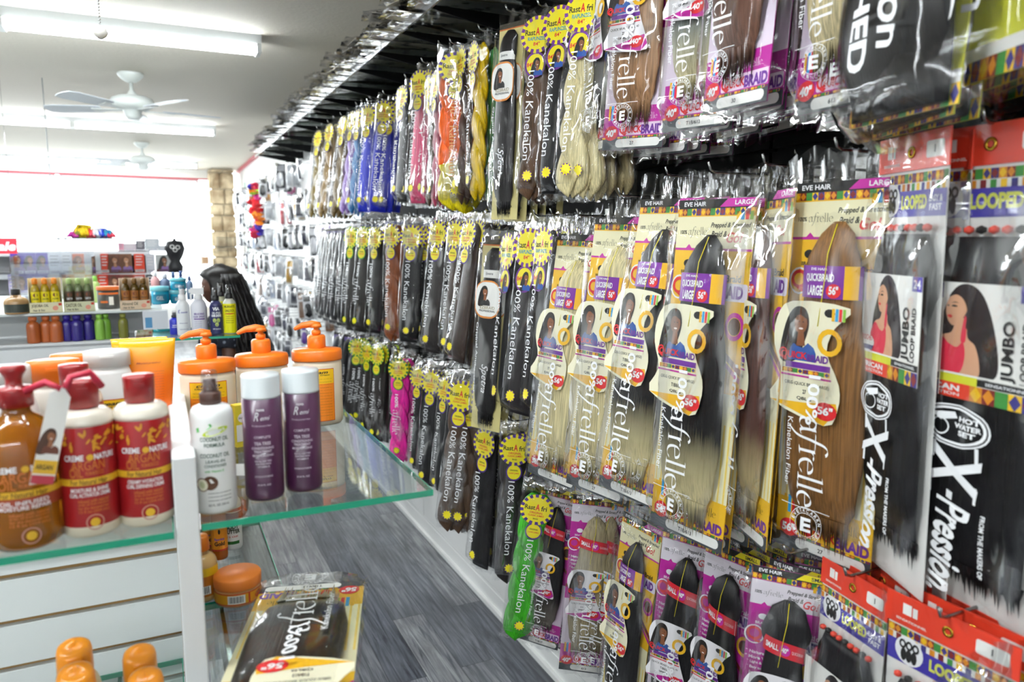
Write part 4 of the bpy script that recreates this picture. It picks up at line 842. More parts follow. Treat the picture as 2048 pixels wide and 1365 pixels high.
# ------------------------------------------------------------------ glass shelf over the top row, with packs lying on it
ZS = 2.392
for i in range(5):
    y0 = 2.0+i*1.1; y1 = y0+1.09; r = thing('glass_shelf', 'overhead glass shelf panel above the hair packs, %s' % ['closest to the camera', 'above the pink braids', 'above the blue braids', 'above the olive gold braids', 'last panel towards the window'][i], 'shelf', (WX-.02, y0, ZS), 0, 'overhead glass shelf panels')
    mb = MB(); mb.box((-.335, 0, 0), (0, y1-y0, .008), GLASS); mb.build('glass_panel', r); mb = MB(); mb.box((-.337, 0, 0), (-.335, y1-y0, .008), GEDGE); mb.box((-.345, 0, -.012), (-.3375, y1-y0, .012), CHROME); mb.build('edge_rail', r)
for i, y in enumerate((2.12, 2.49, 2.83, 3.18, 3.52, 3.93, 4.3, 4.64, 5.0, 5.35, 5.9, 6.4, 6.9, 7.3)):
    mb = MB(); pts = [(WX-.02, 0), (WX-.36, 0), (WX-.36, -.012), (WX-.02, -.07)]
    mb.rings([[Vector((x, y+s, ZS-.001+z)) for x, z in pts] for s in (-.003, .003)], mat('#242424', .4, .6), False)
    tag(mb.build('shelf_bracket'), 'dark tapering metal bracket under the overhead glass shelf', 'bracket', 'brackets of the overhead shelf')
def lying(c, sd):
    W, L = .115, .40; r = thing('lying_hair_pack', 'clear-bagged hair pack lying on the overhead glass shelf, its end over the edge', 'hair pack', group='packs lying on the overhead shelf')
    mb = MB(); mb.box((-L, -W*.46, 0), (-.01, W*.46, .002), mat('#e6dcc0' if sd % 2 else '#d4d0c8', .5)); mb.build('backing_card', r)
    mb = MB(); R_ = []
    for j in range(9):
        s = j/8; a = W*(.2+.2*math.sin(math.pi*min(1, s*1.3+.1))); x = -.03-(L-.06)*s
        R_.append([Vector((x, a*math.cos(t), .014+.012*math.sin(t))) for t in [2*math.pi*k/12 for k in range(12)]])
    mb.rings(R_[::-1], hairmat(c)); mb.build('hair_bundle', r)
    rnd = random.Random(sd); mb = MB(); G = {}
    def f(u, v):
        k = (round(u*14), round(v*6))
        if k not in G:
            e = math.sin(math.pi*v)**.5*min(1, (1-u)*8+.05)*min(1, u*8+.05); G[k] = Vector((-L+(L+.02)*u, W*(v-.5), .002+.028*e+rnd.uniform(-.003, .003)+(rnd.uniform(-.008, .012) if u > .93 else 0)))
        return G[k]
    mb.surf(f, 14, 6, FILMH); mb.surf(lambda u, v: (-L+(L+.02)*u, W*(.5-v), -.0006), 2, 2, FILMH); mb.build('plastic_bag', r); return r
LP = [[lying(c, i), False] for i, c in enumerate(('#7a6540', '#2a2320', '#5a4a3a', '#c9b98c'))]
rl = random.Random(9); y = 2.1; cnt = 0
while y < 7.3:
    for lv in range(3):
        p = LP[rl.randrange(4)]
        o = p[0] if not p[1] else dup(p[0], group='packs lying on the overhead shelf')
        p[1] = True
        ang = math.pi+rl.uniform(-.22, .22); o.rotation_euler = (rl.uniform(-.05, .05), rl.uniform(-.02, .05), ang)
        ex = WX-.40+rl.uniform(-.05, .03); o.location = (ex, y+rl.uniform(-.02, .02), ZS+.011+lv*.034); cnt += 1
    y += .145
for p in LP:
    pass
# ================================================================== THE NEAR GONDOLA
GY0, GY1 = .985, 1.60; SHZ = 1.24; LOZ = 1.015
WB = mat('#eceeee', .4); MDF = mat('#9a7a4a', .85)
g = thing('display_gondola', 'white slatwall display unit holding the glass shelves of bottles beside the aisle', 'shelf unit', (0, 1.3, 0))
def lb(a, b, mt=WB, nm='part'): 
    mb = MB(); mb.box((a[0], a[1]-1.3, a[2]), (b[0], b[1]-1.3, b[2]), mt); o = mb.build(nm, g); return o
bevel(lb((0, GY0, .0), (.028, GY1, 1.332), WB, 'side_panel'), .002, 2)
mb = MB(); z = 1.061+.078*3
mb.box((-1.3, 1.385-1.3, .1), (0, 1.395-1.3, 1.30), MDF)
k = 1.139+.078
zz = [1.061+.078*i for i in range(-12, 4)]
for a, b in zip(zz, zz[1:]): mb.box((-1.3, 1.372-1.3, a+.005), (-.0005, 1.386-1.3, b-.005), WB)
sp = mb.build('slat_panel', g)
lb((-1.3, 1.396, .1), (0, 1.41, 1.31), WB, 'back_panel'); lb((-1.3, GY0+.05, .0), (0, GY1, .1), WB, 'base')
def gshelf(nm, lab, a, b, z, edge='y'):
    r = thing(nm, lab, 'shelf', ((a[0]+b[0])/2, (a[1]+b[1])/2, z-.009)); cx, cyy = r.location.x, r.location.y
    mb = MB(); e = .0015
    x0, y0, x1, y1 = a[0]-cx, a[1]-cyy, b[0]-cx, b[1]-cyy
    mb.box((x0+e, y0+e, 0), (x1-e, y1-e, .009), GLASS); mb.build('glass_sheet', r)
    mb = MB(); mb.box((x0, y0, 0), (x1, y0+e, .009), GEDGE); mb.box((x1-e, y0+e, 0), (x1, y1, .009), GEDGE); mb.box((x0, y1-e, 0), (x1-e, y1, .009), GEDGE); mb.build('green_edge', r)
    mb = MB()
    for xx in (x0+.03,) if x1-x0 < .5 else (x0+.1, x1-.1): mb.box((xx-.003, y1-.25, -.018), (xx+.003, y1, -.0003), CHROME)
    mb.build('bracket', r); return r
gshelf('glass_shelf', 'glass shelf holding the amber bottle and the red bottles', (-1.25, .978), (-.002, 1.370), SHZ)
gshelf('glass_shelf', 'glass shelf jutting into the aisle with purple bottles and pump bottles', (.030, .990), (.343, 1.582), SHZ)
gshelf('glass_shelf', 'lower glass shelf with the orange-lidded jar and a bagged hair pack', (.030, .985), (.205, 1.235), LOZ)
gshelf('glass_shelf', 'narrow glass shelf behind the orange-lidded jar', (.030, 1.24), (.160, 1.582), LOZ)
gshelf('glass_shelf', 'lowest glass shelf with the yellow-orange flip caps', (-1.25, .90), (-.002, 1.370), .86)

def cyl(R, cx=0, sy=1, a0=0): # printing wrapped round a bottle; a0: turn
    return lambda x, z, off=0: ((R+off)*math.sin(x/R+a0), -(R+off)*sy*math.cos(x/R+a0), z)
def facing(p, extra=0):
    return math.atan2(p[0], p[1])*-1+extra      # turn a bottle's front (-y) to the camera
def bottle(nm, lab, cat, pos, prof, body, cap=None, capm=None, n=32, sy=1, group=None, rz=None, bodyn='body', capn='cap'):
    r = thing(nm, lab, cat, pos, facing(pos) if rz is None else rz, group)
    MB().lathe(prof, body, n, sy=sy).build(bodyn, r)
    if cap: MB().lathe(cap, capm, n, sy=1 if sy == 1 else sy*1.05).build(capn, r)
    return r
def rp(R, H, sh=.2, neck=.3, hn=.02, r0=.92):
    """profile: rounded foot, straight wall, round shoulder, neck"""
    P = [(.001, 0), (R*r0, 0), (R*.985, .003), (R, .008)]
    z1 = H*(1-sh)
    for k in range(8): a = math.pi/2*k/7; P.append((R*neck+(R-R*neck)*math.cos(a), z1+(H*sh-hn)*math.sin(a)))
    P += [(R*neck, H), (.001, H)]; return P
def amberm(col, dens='amber'):
    k = ('liq', col)
    if k in MC: return MC[k]
    m = bpy.data.materials.new('amber_liquid'); m.use_nodes = True; b = m.node_tree.nodes['Principled BSDF']; b.inputs['Base Color'].default_value = (*lin(col), 1)
    b.inputs['Roughness'].default_value = .06; b.inputs['Transmission Weight'].default_value = .45; b.inputs['IOR'].default_value = 1.35; b.inputs['Coat Weight'].default_value = .6; MC[k] = m; return m
TAG = lambda x: x
LRED = mat('#8f1418', .3, coat=.3); DRED = mat('#a21c20', .32, coat=.3); GOLDY = mat('#e0b02a', .35); RUST = mat('#b0481c', .4)
def creme_print(mb, R, H, F, amber=False, act='MOISTURE & SHINE', act2='CURL ACTIVATOR CREME'):
    p = 'CREME'; z = H
    text(mb, 'CREME', -R*.45, H*.665, R*.66, .0075, WPRINT, F, bold=.03); disc(mb, R*.08, H*.665, .004, .004, GOLDY, F, .0006, 10); text(mb, 'NATURE', R*.58, H*.665, R*.74, .0075, WPRINT, F, bold=.03)
    OM = mat('#c8702a', .45)
    text(mb, 'ARGAN', 0, H*.60, R*1.1, .012, OM, F, bold=.01); text(mb, 'OIL', -R*.4, H*.545, R*.45, .012, OM, F, bold=.01); text(mb, 'FROM MOROCCO', R*.2, H*.535, R*.6, .005, OM, F)
    rect(mb, -R*1.4, H*.44, R*1.4, H*.495, GOLDY, F, .0005, 16); text(mb, 'For Natural Hair', 0, H*.467, R*1.2, .0065, mat('#5a3a10', .5), F, off=.0009, bold=.01)
    text(mb, act, 0, H*.40, R*1.25, .005, WPRINT, F, bold=.02); text(mb, act2, 0, H*.36, R*1.35, .005, WPRINT, F, bold=.02)
    for i in range(4): text(mb, ('infused with natural', 'argan oil from morocco', 'for dry damaged hair', '12 fl oz (354 mL)')[i], R*.1, H*(.31-.03*i), R*1.0, .0045, OM, F)
    ringp(mb, R*.1, H*.13, .0085, .0085, .010, .010, mat('#c89080', .5), F, .0005, 20); disc(mb, R*.1, H*.13, .0055, .0055, GOLDY, F, .0005, 10)
def leafy(mb, R, z0, z1, F, col):
    rr = random.Random(2)
    for i in range(46):
        x = rr.uniform(-R*1.4, R*1.4); z = rr.uniform(z0+(z1-z0)*.25, z1) if i % 2 else rr.uniform(z0, z1); a = rr.uniform(0, 3)
        disc(mb, x, z, rr.uniform(.002, .005), rr.uniform(.001, .002), col, F, .0004+i*.000005, 8, a)
# amber argan oil bottle
p = onZ(52, 1092, SHZ); A = thing('argan_oil_bottle', 'large amber bottle with a dark red pull-up cap on the near glass shelf', 'bottle', (p.x, .978+.047, SHZ), facing((p.x, 1.02)))
R = .041; MB().lathe([(.001, 0), (R*.86, 0), (R*.97, .006), (R, .016), (R, .108), (R*.97, .125), (R*.85, .14), (R*.62, .152), (R*.40, .158), (R*.36, .162), (R*.36, .168), (.001, .168)], amberm('#a8640e'), 40).build('body', A)
mb = MB(); mb.lathe([(.016, .166), (.0185, .167), (.0190, .186), (.0185, .190), (.009, .191), (.0085, .197), (.010, .203), (.0135, .209), (.0130, .214), (.011, .216), (.001, .216)], LRED, 28); mb.build('pull_cap', A)
mb = MB(); F = cyl(R+.0006); rect(mb, -R*1.6, .052, R*1.6, .072, mat('#9a3a1c', .4), F, .0003, 20); creme_print(mb, R, .150, F, act='OIL INFUSED', act2='MOISTURE REPAIR'); mb.build('label_print', A)
# two red bottles at the front, one behind, with the hanging sample tag
def creme(px, py, lab, yy=None, act='MOISTURE & SHINE', act2='CURL ACTIVATOR CREME'):
    p = onZ(px, py, SHZ) if yy is None else onY(px, py, yy); p = (p.x, p.y if yy is None else yy, SHZ); R = .0335; H = .152
    r = thing('conditioner_bottle', lab, 'bottle', p, facing(p), None)
    MB().lathe([(.001, 0), (R*.9, 0), (R*.97, .004), (R*.985, .012), (R*.985, .014)], mat('#e8dcc4', .3, coat=.4), 36).build('base', r)
    mb = MB(); mb.lathe([(R*.985, .0141), (R, .016), (R, .134), (R*.985, .138)], DRED, 36, cap=False); mb.build('printed_sleeve', r)
    MB().lathe([(R*.985, .1381), (R*.98, .142), (R*.92, .150), (R*.75, .155), (R*.5, .1565), (.0125, .157), (.001, .157)], mat('#ece4d4', .25, coat=.5), 36).build('shoulder', r)
    mb = MB(); mb.lathe([(.0160, .1572), (.0175, .158), (.0185, .188), (.0180, .1915), (.001, .1925)], LRED, 28); mb.box((-.006, -.020, .180), (.006, -.0165, .1835), LRED); mb.build('flip_cap', r)
    mb = MB(); F = cyl(R+.0004); leafy(mb, R, .110, .133, F, mat('#d89a28', .45)); creme_print(mb, R, H, F, act=act, act2=act2); mb.build('label_print', r); return r
creme(186, 1058, 'dark red bottle with white shoulder between the amber bottle and its twin', act='MOISTURE & SHINE')
creme(296, 1038, 'dark red bottle with white shoulder next to the white side panel', act='CREAMY HYDRATION', act2='CURL DEFINING CREME')
creme(168, 1000, 'dark red capped bottle standing directly behind the other two red bottles', yy=1.17)
t = thing('sample_tag', 'white ribbon tag with a curly-haired model hung from the amber bottle', 'tag', (onY(122, 772, .985).x, .985, onY(122, 772, .985).z), facing((-.12, 1)))
mb = MB(); M = Matrix.Rotation(math.radians(14), 4, 'Y')
F = lambda x, z, off=0: tuple(M@Vector((x, -off, z)))
mb.add([F(a, b, o_) for o_ in (0, .001) for a, b in ((-.011, -.118), (.013, -.112), (.012, -.012), (.002, 0), (-.010, -.010))], [(0, 1, 2, 3, 4), (9, 8, 7, 6, 5), (0, 5, 6, 1), (1, 6, 7, 2), (2, 7, 8, 3), (3, 8, 9, 4), (4, 9, 5, 0)], PAPER)
portrait(mb, 0, -.062, .012, F, .0014, skin='#9a6444', hair='#4a2c1c', top='#6a3a2a'); rect(mb, -.0105, -.104, .0125, -.088, GOLDY, F, .0016); rect(mb, -.0105, -.116, .0125, -.106, mat('#b03040', .5), F, .0016); text(mb, 'ARGAN', 0, -.096, .017, .006, INK, F, off=.002)
mb.build('tag_card', t)
MB().tube([(.004, -.001, -.004), (.010, .004, .008), (.030, .008, .012), (.036, .012, .002), (.042, .016, -.008)], .0042, mat('#b4203c', .5), 6).build('ribbon', t)
MB().tube([(.0, .0, -.004), (-.015, .010, .004), (-.036, .022, -.006)], .004, mat('#b4203c', .5), 6).build('ribbon', t)

# ---- cream coloured family with orange caps, behind
ORC = mat('#f07818', .35, coat=.2); CRM = mat('#efe4cf', .35, sss=0); LBO = mat('#f58a1a', .4); LBY = mat('#f8c41a', .4); LBR = mat('#c8301a', .45)
def lbl(mb, x0, z0, x1, z1, F, r=.006, lines=14, name='cream'):
    n = 10
    def band(a, b, ra, m_, off): poly(mb, rrect(a, z0 if b is None else b[0], -a, z1 if b is None else b[1], ra), m_, F, off)
    for i in range(n):
        xa = x0+(x1-x0)*i/n; xb = x0+(x1-x0)*(i+1)/n
        rect(mb, xa, z0, xb, z1, LBR, F, .0003)
    for i in range(n):
        xa = x0+.0012+(x1-x0-.0024)*i/n; xb = x0+.0012+(x1-x0-.0024)*(i+1)/n
        rect(mb, xa, z0+.0012, xb, z0+(z1-z0)*.72, LBO, F, .0006); rect(mb, xa, z0+(z1-z0)*.72, xb, z1-.0012, LBY, F, .0006)
    text(mb, name, 0, z1-.0075, (x1-x0)*.6, .004, INK, F, off=.0009, shear=.3)
    text(mb, 'Cleansing Cream', 0, z1-.0125, (x1-x0)*.7, .0035, INK, F, off=.0009, shear=.3)
    for i in range(lines): text(mb, ('shea butter for natural hair use daily and', 'rinse well moisture rich formula leaves hair')[i % 2], 0, z1-.02-i*(z1-z0-.026)/lines, (x1-x0)*.82, .0016, mat('#7a3a10', .5), F, off=.0009, bold=0)
def elliptic(R, sy): return lambda x, z, off=0: ((R+off)*math.sin(x/R), -(R*sy+off)*math.cos(x/R), z)
def flipbottle(px, yy, lab, cap, ztop, W=.040, H=.165, capH=.032, sy=.55, white=False):
    p = onY(px, 800, yy); pos = (p.x, yy, SHZ); r = thing('lotion_bottle', lab, 'bottle', pos, facing(pos))
    P = [(.001, 0), (W*.85, 0), (W*.98, .006), (W, .02), (W*.985, H*.6), (W*.93, H*.8), (W*.80, H*.93), (W*.72, H), (.001, H)]
    MB().lathe(P, mat('#f3ede2', .35) if not white else mat('#f4f2ee', .3), 36, sy=sy).build('body', r)
    mb = MB(); c0 = H+.0005; mb.lathe([(.001, c0), (W*.80, c0), (W*.80, c0+capH*.8), (W*.77, c0+capH*.96), (W*.6, c0+capH), (.001, c0+capH)], cap, 36, sy=sy*1.05); mb.box((-.010, -W*.8*sy*1.05-.0015, c0+capH*.58), (.010, -W*.7*sy, c0+capH*.70), cap); mb.build('flip_cap', r)
    mb = MB(); lbl(mb, -W*.72, .03, W*.72, H*.70, elliptic(W+.0006, sy+.01)); mb.build('label', r); return r
flipbottle(112, 1.27, 'cream bottle with a wide orange flip cap behind the amber bottle', ORC, 0, W=.044, H=.150, capH=.036)
flipbottle(152, 1.345, 'cream bottle with an orange flip cap, tucked behind the other orange-capped one', ORC, 0, W=.040, H=.150, capH=.034)
flipbottle(220, 1.31, 'all-white flip cap bottle with orange label between orange cap bottle and orange tubes', mat('#f4f2ee', .3), 0, W=.041, H=.165, capH=.026, white=True)
flipbottle(10, 1.22, 'white bottle with orange label cut by the picture edge', mat('#f4f2ee', .3), 0, W=.042, H=.158, capH=.03, white=True)
def tube_(px, yy, lab):
    p = onY(px, 800, yy); pos = (p.x, yy, SHZ); r = thing('squeeze_tube', lab, 'tube', pos, facing(pos))
    m = bpy.data.materials.new('orange_to_yellow'); m.use_nodes = True; nt, N, L = nodes(m); tc = N.new('ShaderNodeTexCoord'); s_ = N.new('ShaderNodeSeparateXYZ'); L.new(tc.outputs['Object'], s_.inputs[0]); mr = N.new('ShaderNodeMapRange'); mr.inputs[1].default_value = .14; mr.inputs[2].default_value = .198; L.new(s_.outputs[2], mr.inputs[0])
    mx = N.new('ShaderNodeMix'); mx.data_type = 'RGBA'; mx.inputs[6].default_value = (*lin('#f5701a'), 1); mx.inputs[7].default_value = (*lin('#f8b41c'), 1); L.new(mr.outputs[0], mx.inputs[0]); b = N['Principled BSDF']; L.new(mx.outputs[2], b.inputs['Base Color']); b.inputs['Roughness'].default_value = .22
    mb = MB(); Rr = []
    for j in range(15):
        s = j/14; w_ = .022+.020*s**.8; d = .021*(1-s)**.6+.0012; Rr.append([Vector((w_*math.cos(t)*(1 if j < 13 else 1), d*math.sin(t), .022+.18*s)) for t in [2*math.pi*k/28 for k in range(28)]])
    mb.rings(Rr, m); mb.build('body', r)
    MB().lathe([(.001, 0), (.021, 0), (.022, .002), (.022, .0215), (.001, .0215)], ORC, 24).build('cap', r)
    mb = MB(); F = lambda x, z, off=0: (x, -(.021*(1-(z-.022)/.18)**.6+.0012)*math.sqrt(max(.05, 1-(x/(.022+.020*((z-.022)/.18)**.8))**2))-.0008-off, z)
    for i in range(26): text(mb, ('complete conditioning co wash cleansing', 'made with pure shea butter natural hair', 'apply to wet hair massage then rinse')[i % 3], .002, .150-i*.0042, .040-.0004*i, .0018, mat('#b04a10', .5), F, bold=0)
    text(mb, 'Moisturizing', 0, .164, .036, .004, mat('#b04a10', .5), F, shear=.3)
    mb.build('label_print', r); return r
tube_(302, 1.36-.03, 'orange squeeze tube with a flat crimped top beside the white side panel'); tube_(286, 1.255, 'second orange squeeze tube half in front of the other tube') if False else None
tube_(287, 1.335+.02-.0, 'orange squeeze tube mostly hidden behind the front tube')

# ---- pump bottles on the right shelf
def pump(px, yy, lab, rz=0):
    p = onY(px, 800, yy); pos = (p.x, yy, SHZ); r = thing('pump_bottle', lab, 'bottle', pos, facing(pos), None); W = .047; H = .128
    m = mat('#f0e2c8', .35)
    MB().lathe([(.001, 0), (W*.9, 0), (W*.98, .005), (W, .014), (W, H-.01), (W*.97, H), (.001, H)], m, 40, sy=.72).build('body', r)
    mb = MB(); mb.lathe([(.001, H), (W*1.015, H), (W*1.03, H+.002), (W*1.03, H+.017), (W*.98, H+.0215), (W*.3, H+.025), (.001, H+.025)], ORC, 40, sy=.74); mb.lathe([(.017, H+.023), (.0175, H+.024), (.0175, H+.046), (.015, H+.049), (.001, H+.049)], ORC, 24); lid = mb.build('screw_lid', r)
    mb = MB(); z = H+.049; mb.lathe([(.006, z), (.009, z+.002), (.009, z+.009), (.005, z+.011), (.005, z+.014), (.011, z+.015), (.010, z+.021), (.001, z+.024)], ORC, 20)
    mb.tube([(.008, 0, z+.019), (-.008, 0, z+.0215), (-.026, -.001, z+.0195), (-.038, -.001, z+.014), (-.041, -.001, z+.0115)], [.006, .0072, .0058, .004, .003], ORC, 12); mb.build('pump_head', r)
    mb = MB(); lbl(mb, -W*.70, .010, W*.70, H-.014, elliptic(W+.0006, .73)); mb.build('label', r)
pump(418, 1.42, 'cream pump bottle with orange lid behind the white coconut spray'); pump(527, 1.45, 'cream pump bottle with orange lid, middle one of the three'); pump(637, 1.47, 'cream pump bottle with orange lid nearest the aisle, label half hidden')

# ---- white coconut spray
p = onZ(434, 1022, SHZ); p = Vector((p.x, 1.045, SHZ)); R = .0275
r = thing('coconut_spray_bottle', 'white coconut oil spray bottle with brown nozzle at the shelf front', 'bottle', p, facing(p))
MB().lathe([(.001, 0), (R*.88, 0), (R*.98, .004), (R, .010), (R, .128), (R*.96, .136), (R*.85, .142), (R*.5, .1455), (.001, .1455)], mat('#f4f5f3', .3, coat=.3), 36).build('body', r)
BRC = mat('#4a3028', .4); MB().lathe([(.0125, .1455), (.0135, .146), (.0135, .160), (.0115, .162), (.0085, .163), (.0080, .178), (.001, .179)], BRC, 24).build('spray_nozzle', r)
MB().lathe([(.0095, .1625), (.0108, .163), (.0098, .188), (.0085, .190), (.001, .1905)], glassmat('clearcap', (.90, .90, .92), .10, .08), 24, cap=False).build('clear_overcap', r)
mb = MB(); F = cyl(R+.0004); GR_ = mat('#4fb04a', .5); LG = mat('#c8dc2a', .5)
poly(mb, [(-.020, .112), (-.0205, .118), (-.002, .124), (.0, .121), (-.004, .117)][::-1], GR_, F, .0004); disc(mb, .004, .113, .017, .0045, LG, F, .0006, 18, .25); text(mb, "PALMER'S", .004, .113, .024, .004, WPRINT, F, rot=14, off=.0009, bold=.05)
for i, (t_, z_, w_, h_) in enumerate((('COCONUT OIL', .103, .036, .0055), ('FORMULA', .095, .026, .005), ('COCONUT OIL', .081, .038, .0055), ('LEAVE-IN', .073, .024, .004), ('CONDITIONER', .067, .028, .004))): text(mb, t_, .002, z_, w_, h_, mat('#3c5a4a', .5), F, bold=.02)
text(mb, 'with Vitamin E', .0, .060, .024, .003, GR_, F); text(mb, '8.5 FL. OZ. 250 mL', .004, .014, .026, .003, INK, F)
for i in range(3): text(mb, 'moisturizes and detangles', .006, .030-i*.005, .030, .0026, mat('#6a6a6a', .5), F)
disc(mb, -.006, .044, .010, .0095, mat('#5a3820', .6), F, .0004, 20); disc(mb, -.016, .042, .0085, .0095, mat('#7a5030', .6), F, .0005, 18, .3); disc(mb, -.016, .042, .007, .0082, mat('#f2efd8', .5), F, .0007, 18, .3); disc(mb, -.016, .042, .0035, .0045, mat('#cfd4a8', .5), F, .0009, 14, .3)
mb.build('label_print', r)
# ---- two purple bottles
PURP = mat('#46203f', .32, coat=.25)
def purple(px, py, yy, lab):
    p = onY(px, py, yy); pos = (p.x, yy, SHZ); R = .0265; r = thing('tea_tree_bottle', lab, 'bottle', pos, facing(pos, .12))
    MB().lathe([(.001, 0), (R*.92, 0), (R*.99, .004), (R, .008), (R, .144), (.001, .1445)], PURP, 40).build('body', r)
    MB().lathe([(.001, .1446), (R*.99, .1446), (R*1.0, .1465), (R*.985, .1475), (R*.985, .173), (R*.95, .1765), (.001, .177)], mat('#dfe6e8', .3, coat=.3), 40).build('frosted_cap', r)
    mb = MB(); F = cyl(R+.0004); LW = mat('#d8ccd8', .5)
    text(mb, 'R', -.011, .121, .007, .012, WPRINT, F, shear=.4, bold=-.0); text(mb, 'emi', .001, .1185, .013, .006, WPRINT, F, shear=.4, bold=0); text(mb, 'nova', -.005, .130, .010, .003, WPRINT, F)
    text(mb, 'Professional Hair', -.004, .108, .026, .0026, LW, F, bold=0)
    for t_, z_, w_, h_ in (('COMPLETE', .092, .022, .0035), ('TEA TREE', .083, .022, .0045), ('CONDITIONING', .0765, .030, .0036), ('TREATMENT', .0715, .024, .0036), ('MOISTURIZING', .066, .028, .0034), ('FOR ALL HAIR TYPES', .058, .022, .0025), ('FORTIFIED WITH', .054, .02, .0025), ('VITAMIN E', .050, .016, .0025), ('STRENGTHENS', .036, .024, .0025), ('33.8 FL OZ', .024, .018, .0025)): text(mb, t_, -.004, z_, w_, h_, LW, F, bold=.02)
    mb.build('label_print', r)
purple(531, 990, 1.070, 'dark purple bottle with frosted cap next to the coconut spray'); purple(609, 980, 1.085, 'dark purple bottle with frosted cap on the aisle side of its twin')
# small yellow box behind
p = onY(478, 800, 1.36); mb = MB(); mb.box((-.012, -.01, 0), (.012, .01, .075), mat('#e8d23a', .4)); F = flat(-.0101); rect(mb, -.011, .01, .011, .04, PAPER, F, .0002); disc(mb, 0, .052, .008, .008, PAPER, F, .0003); text(mb, 'HAIR', 0, .052, .012, .004, INK, F)
o = mb.build('small_carton', loc=(p.x, 1.36, SHZ)); o.rotation_euler.z = .3; tag(o, 'small yellow carton glimpsed between two pump bottles', 'box')
# price tag card on the shelf
o = MB().box((-.010, -.0005, 0), (.010, .0005, .018), PAPER).build('price_card', loc=(onY(484, 990, 1.18).x, 1.18, SHZ)); o.rotation_euler = (-.25, 0, -.4); tag(o, 'small blank white card standing behind the purple bottles', 'card')

# ---- lower shelf
def spos(px, py, z, r_=0): q = onZ(px, py, z); return (q.x, q.y, z)
pos = spos(477, 1196, LOZ); r = thing('styling_jar', 'round orange jar with orange lid on the lower glass shelf', 'jar', pos, facing(pos)); R = .037
MB().lathe([(.001, 0), (R*.94, 0), (R*.98, .003), (R*.98, .026), (.001, .0262)], mat('#d89a60', .3, coat=.4), 40).build('body', r)
MB().lathe([(.001, .0265), (R, .0265), (R*1.01, .028), (R*1.01, .042), (R*.97, .0445), (.001, .0452)], mat('#ec8434', .4), 40).build('lid', r)
mb = MB(); F = cyl(R*.98+.0004); rect(mb, -R*1.5, .004, R*1.5, .023, LBR, F, .0002, 22); rect(mb, -R*1.48, .0055, R*.42, .0215, mat('#e0a01c', .4), F, .0005, 18); rect(mb, R*.5, .0055, R*1.4, .0215, mat('#f0a020', .4), F, .0005, 8); rect(mb, -R*.45, .0065, R*.28, .0205, PAPER, F, .0008, 6)
for i in range(14): rect(mb, -R*.38+i*R*.042, .0085, -R*.38+i*R*.042+R*(.026 if i % 3 else .014), .019, INK, F, .0010)
disc(mb, R*.95, .0135, .008, .006, LBR, F, .0008, 14); mb.build('label', r)
pos = spos(404, 1190, LOZ); r = bottle('cleansing_bottle', 'pale amber bottle with orange cap half hidden by the white side panel', 'bottle', (pos[0]+.002, pos[1]-.01, LOZ), rp(.024, .082, .3, .45, .006), mat('#e0b878', .25, coat=.5), [(.012, .0822), (.0135, .083), (.0125, .104), (.011, .107), (.001, .1075)], mat('#e8842a', .4))
mb = MB(); F = cyl(.0244); rect(mb, -.034, .010, .034, .052, mat('#c8761a', .4), F, .0003, 12); rect(mb, -.034, .044, .034, .058, mat('#e8c020', .4), F, .0005, 12); rect(mb, -.018, .014, .012, .028, PAPER, F, .0006, 6)
for i in range(10): rect(mb, -.016+i*.0026, .016, -.0148+i*.0026, .027, INK, F, .0009)
mb.build('label', r)
pos = spos(441, 1140, LOZ); pos = (pos[0], pos[1]+.01, LOZ)
for (px, lab, lx) in ((441, 'slim orange spritz bottle with gold lettering beside the white lotion', 1), (423, 'slim orange spritz bottle half hidden behind the pale amber bottle', 0)):
    q = onY(px, 1120, 1.42+.03*(1-lx)); qq = (q.x, 1.42+.03*(1-lx), LOZ)
    r = bottle('spritz_bottle', lab, 'bottle', qq, rp(.0145, .105, .3, .3, .01), amberm('#d86a10'), [(.0045, .105), (.005, .106), (.005, .116), (.001, .117)], mat('#d86a10', .3))
    mb = MB(); F = cyl(.0149); rect(mb, -.018, .018, .018, .066, mat('#f0941c', .4), F, .0003, 8); text(mb, 'Spritz', 0, .040, .018, .006, mat('#5a3ab0', .5), F, off=.0006); text(mb, 'Gold', 0, .032, .018, .008, mat('#4a2410', .5), F, off=.0006, bold=.04); disc(mb, 0, .055, .002, .005, INK, F, .0006, 8); rect(mb, -.018, .018, .018, .021, LBR, F, .0005, 8); mb.build('label', r)
q = onY(468, 1120, 1.46); r = bottle('lotion_bottle', 'white body lotion bottle with red and green lettering on the lower glass shelf', 'bottle', (q.x, 1.46, LOZ), rp(.0175, .104, .16, .45, .003), mat('#f4f4f0', .3), [(.008, .104), (.0085, .105), (.008, .112), (.006, .1135), (.001, .114)], mat('#c8b430', .4))
mb = MB(); F = cyl(.0179); rect(mb, -.024, .076, .024, .082, LBR, F, .0003, 8); rect(mb, -.024, .055, .024, .074, mat('#7a1c22', .4), F, .0003, 8); text(mb, 'BODY', 0, .046, .024, .008, mat('#2a3a1a', .5), F, bold=.04); text(mb, 'BUTTER', 0, .037, .028, .008, mat('#2a3a1a', .5), F, bold=.04); rect(mb, -.012, .012, .012, .018, mat('#2a6a2a', .5), F, .0004, 4); text(mb, '12 OZ', 0, .027, .02, .003, LBR, F); mb.build('label', r)
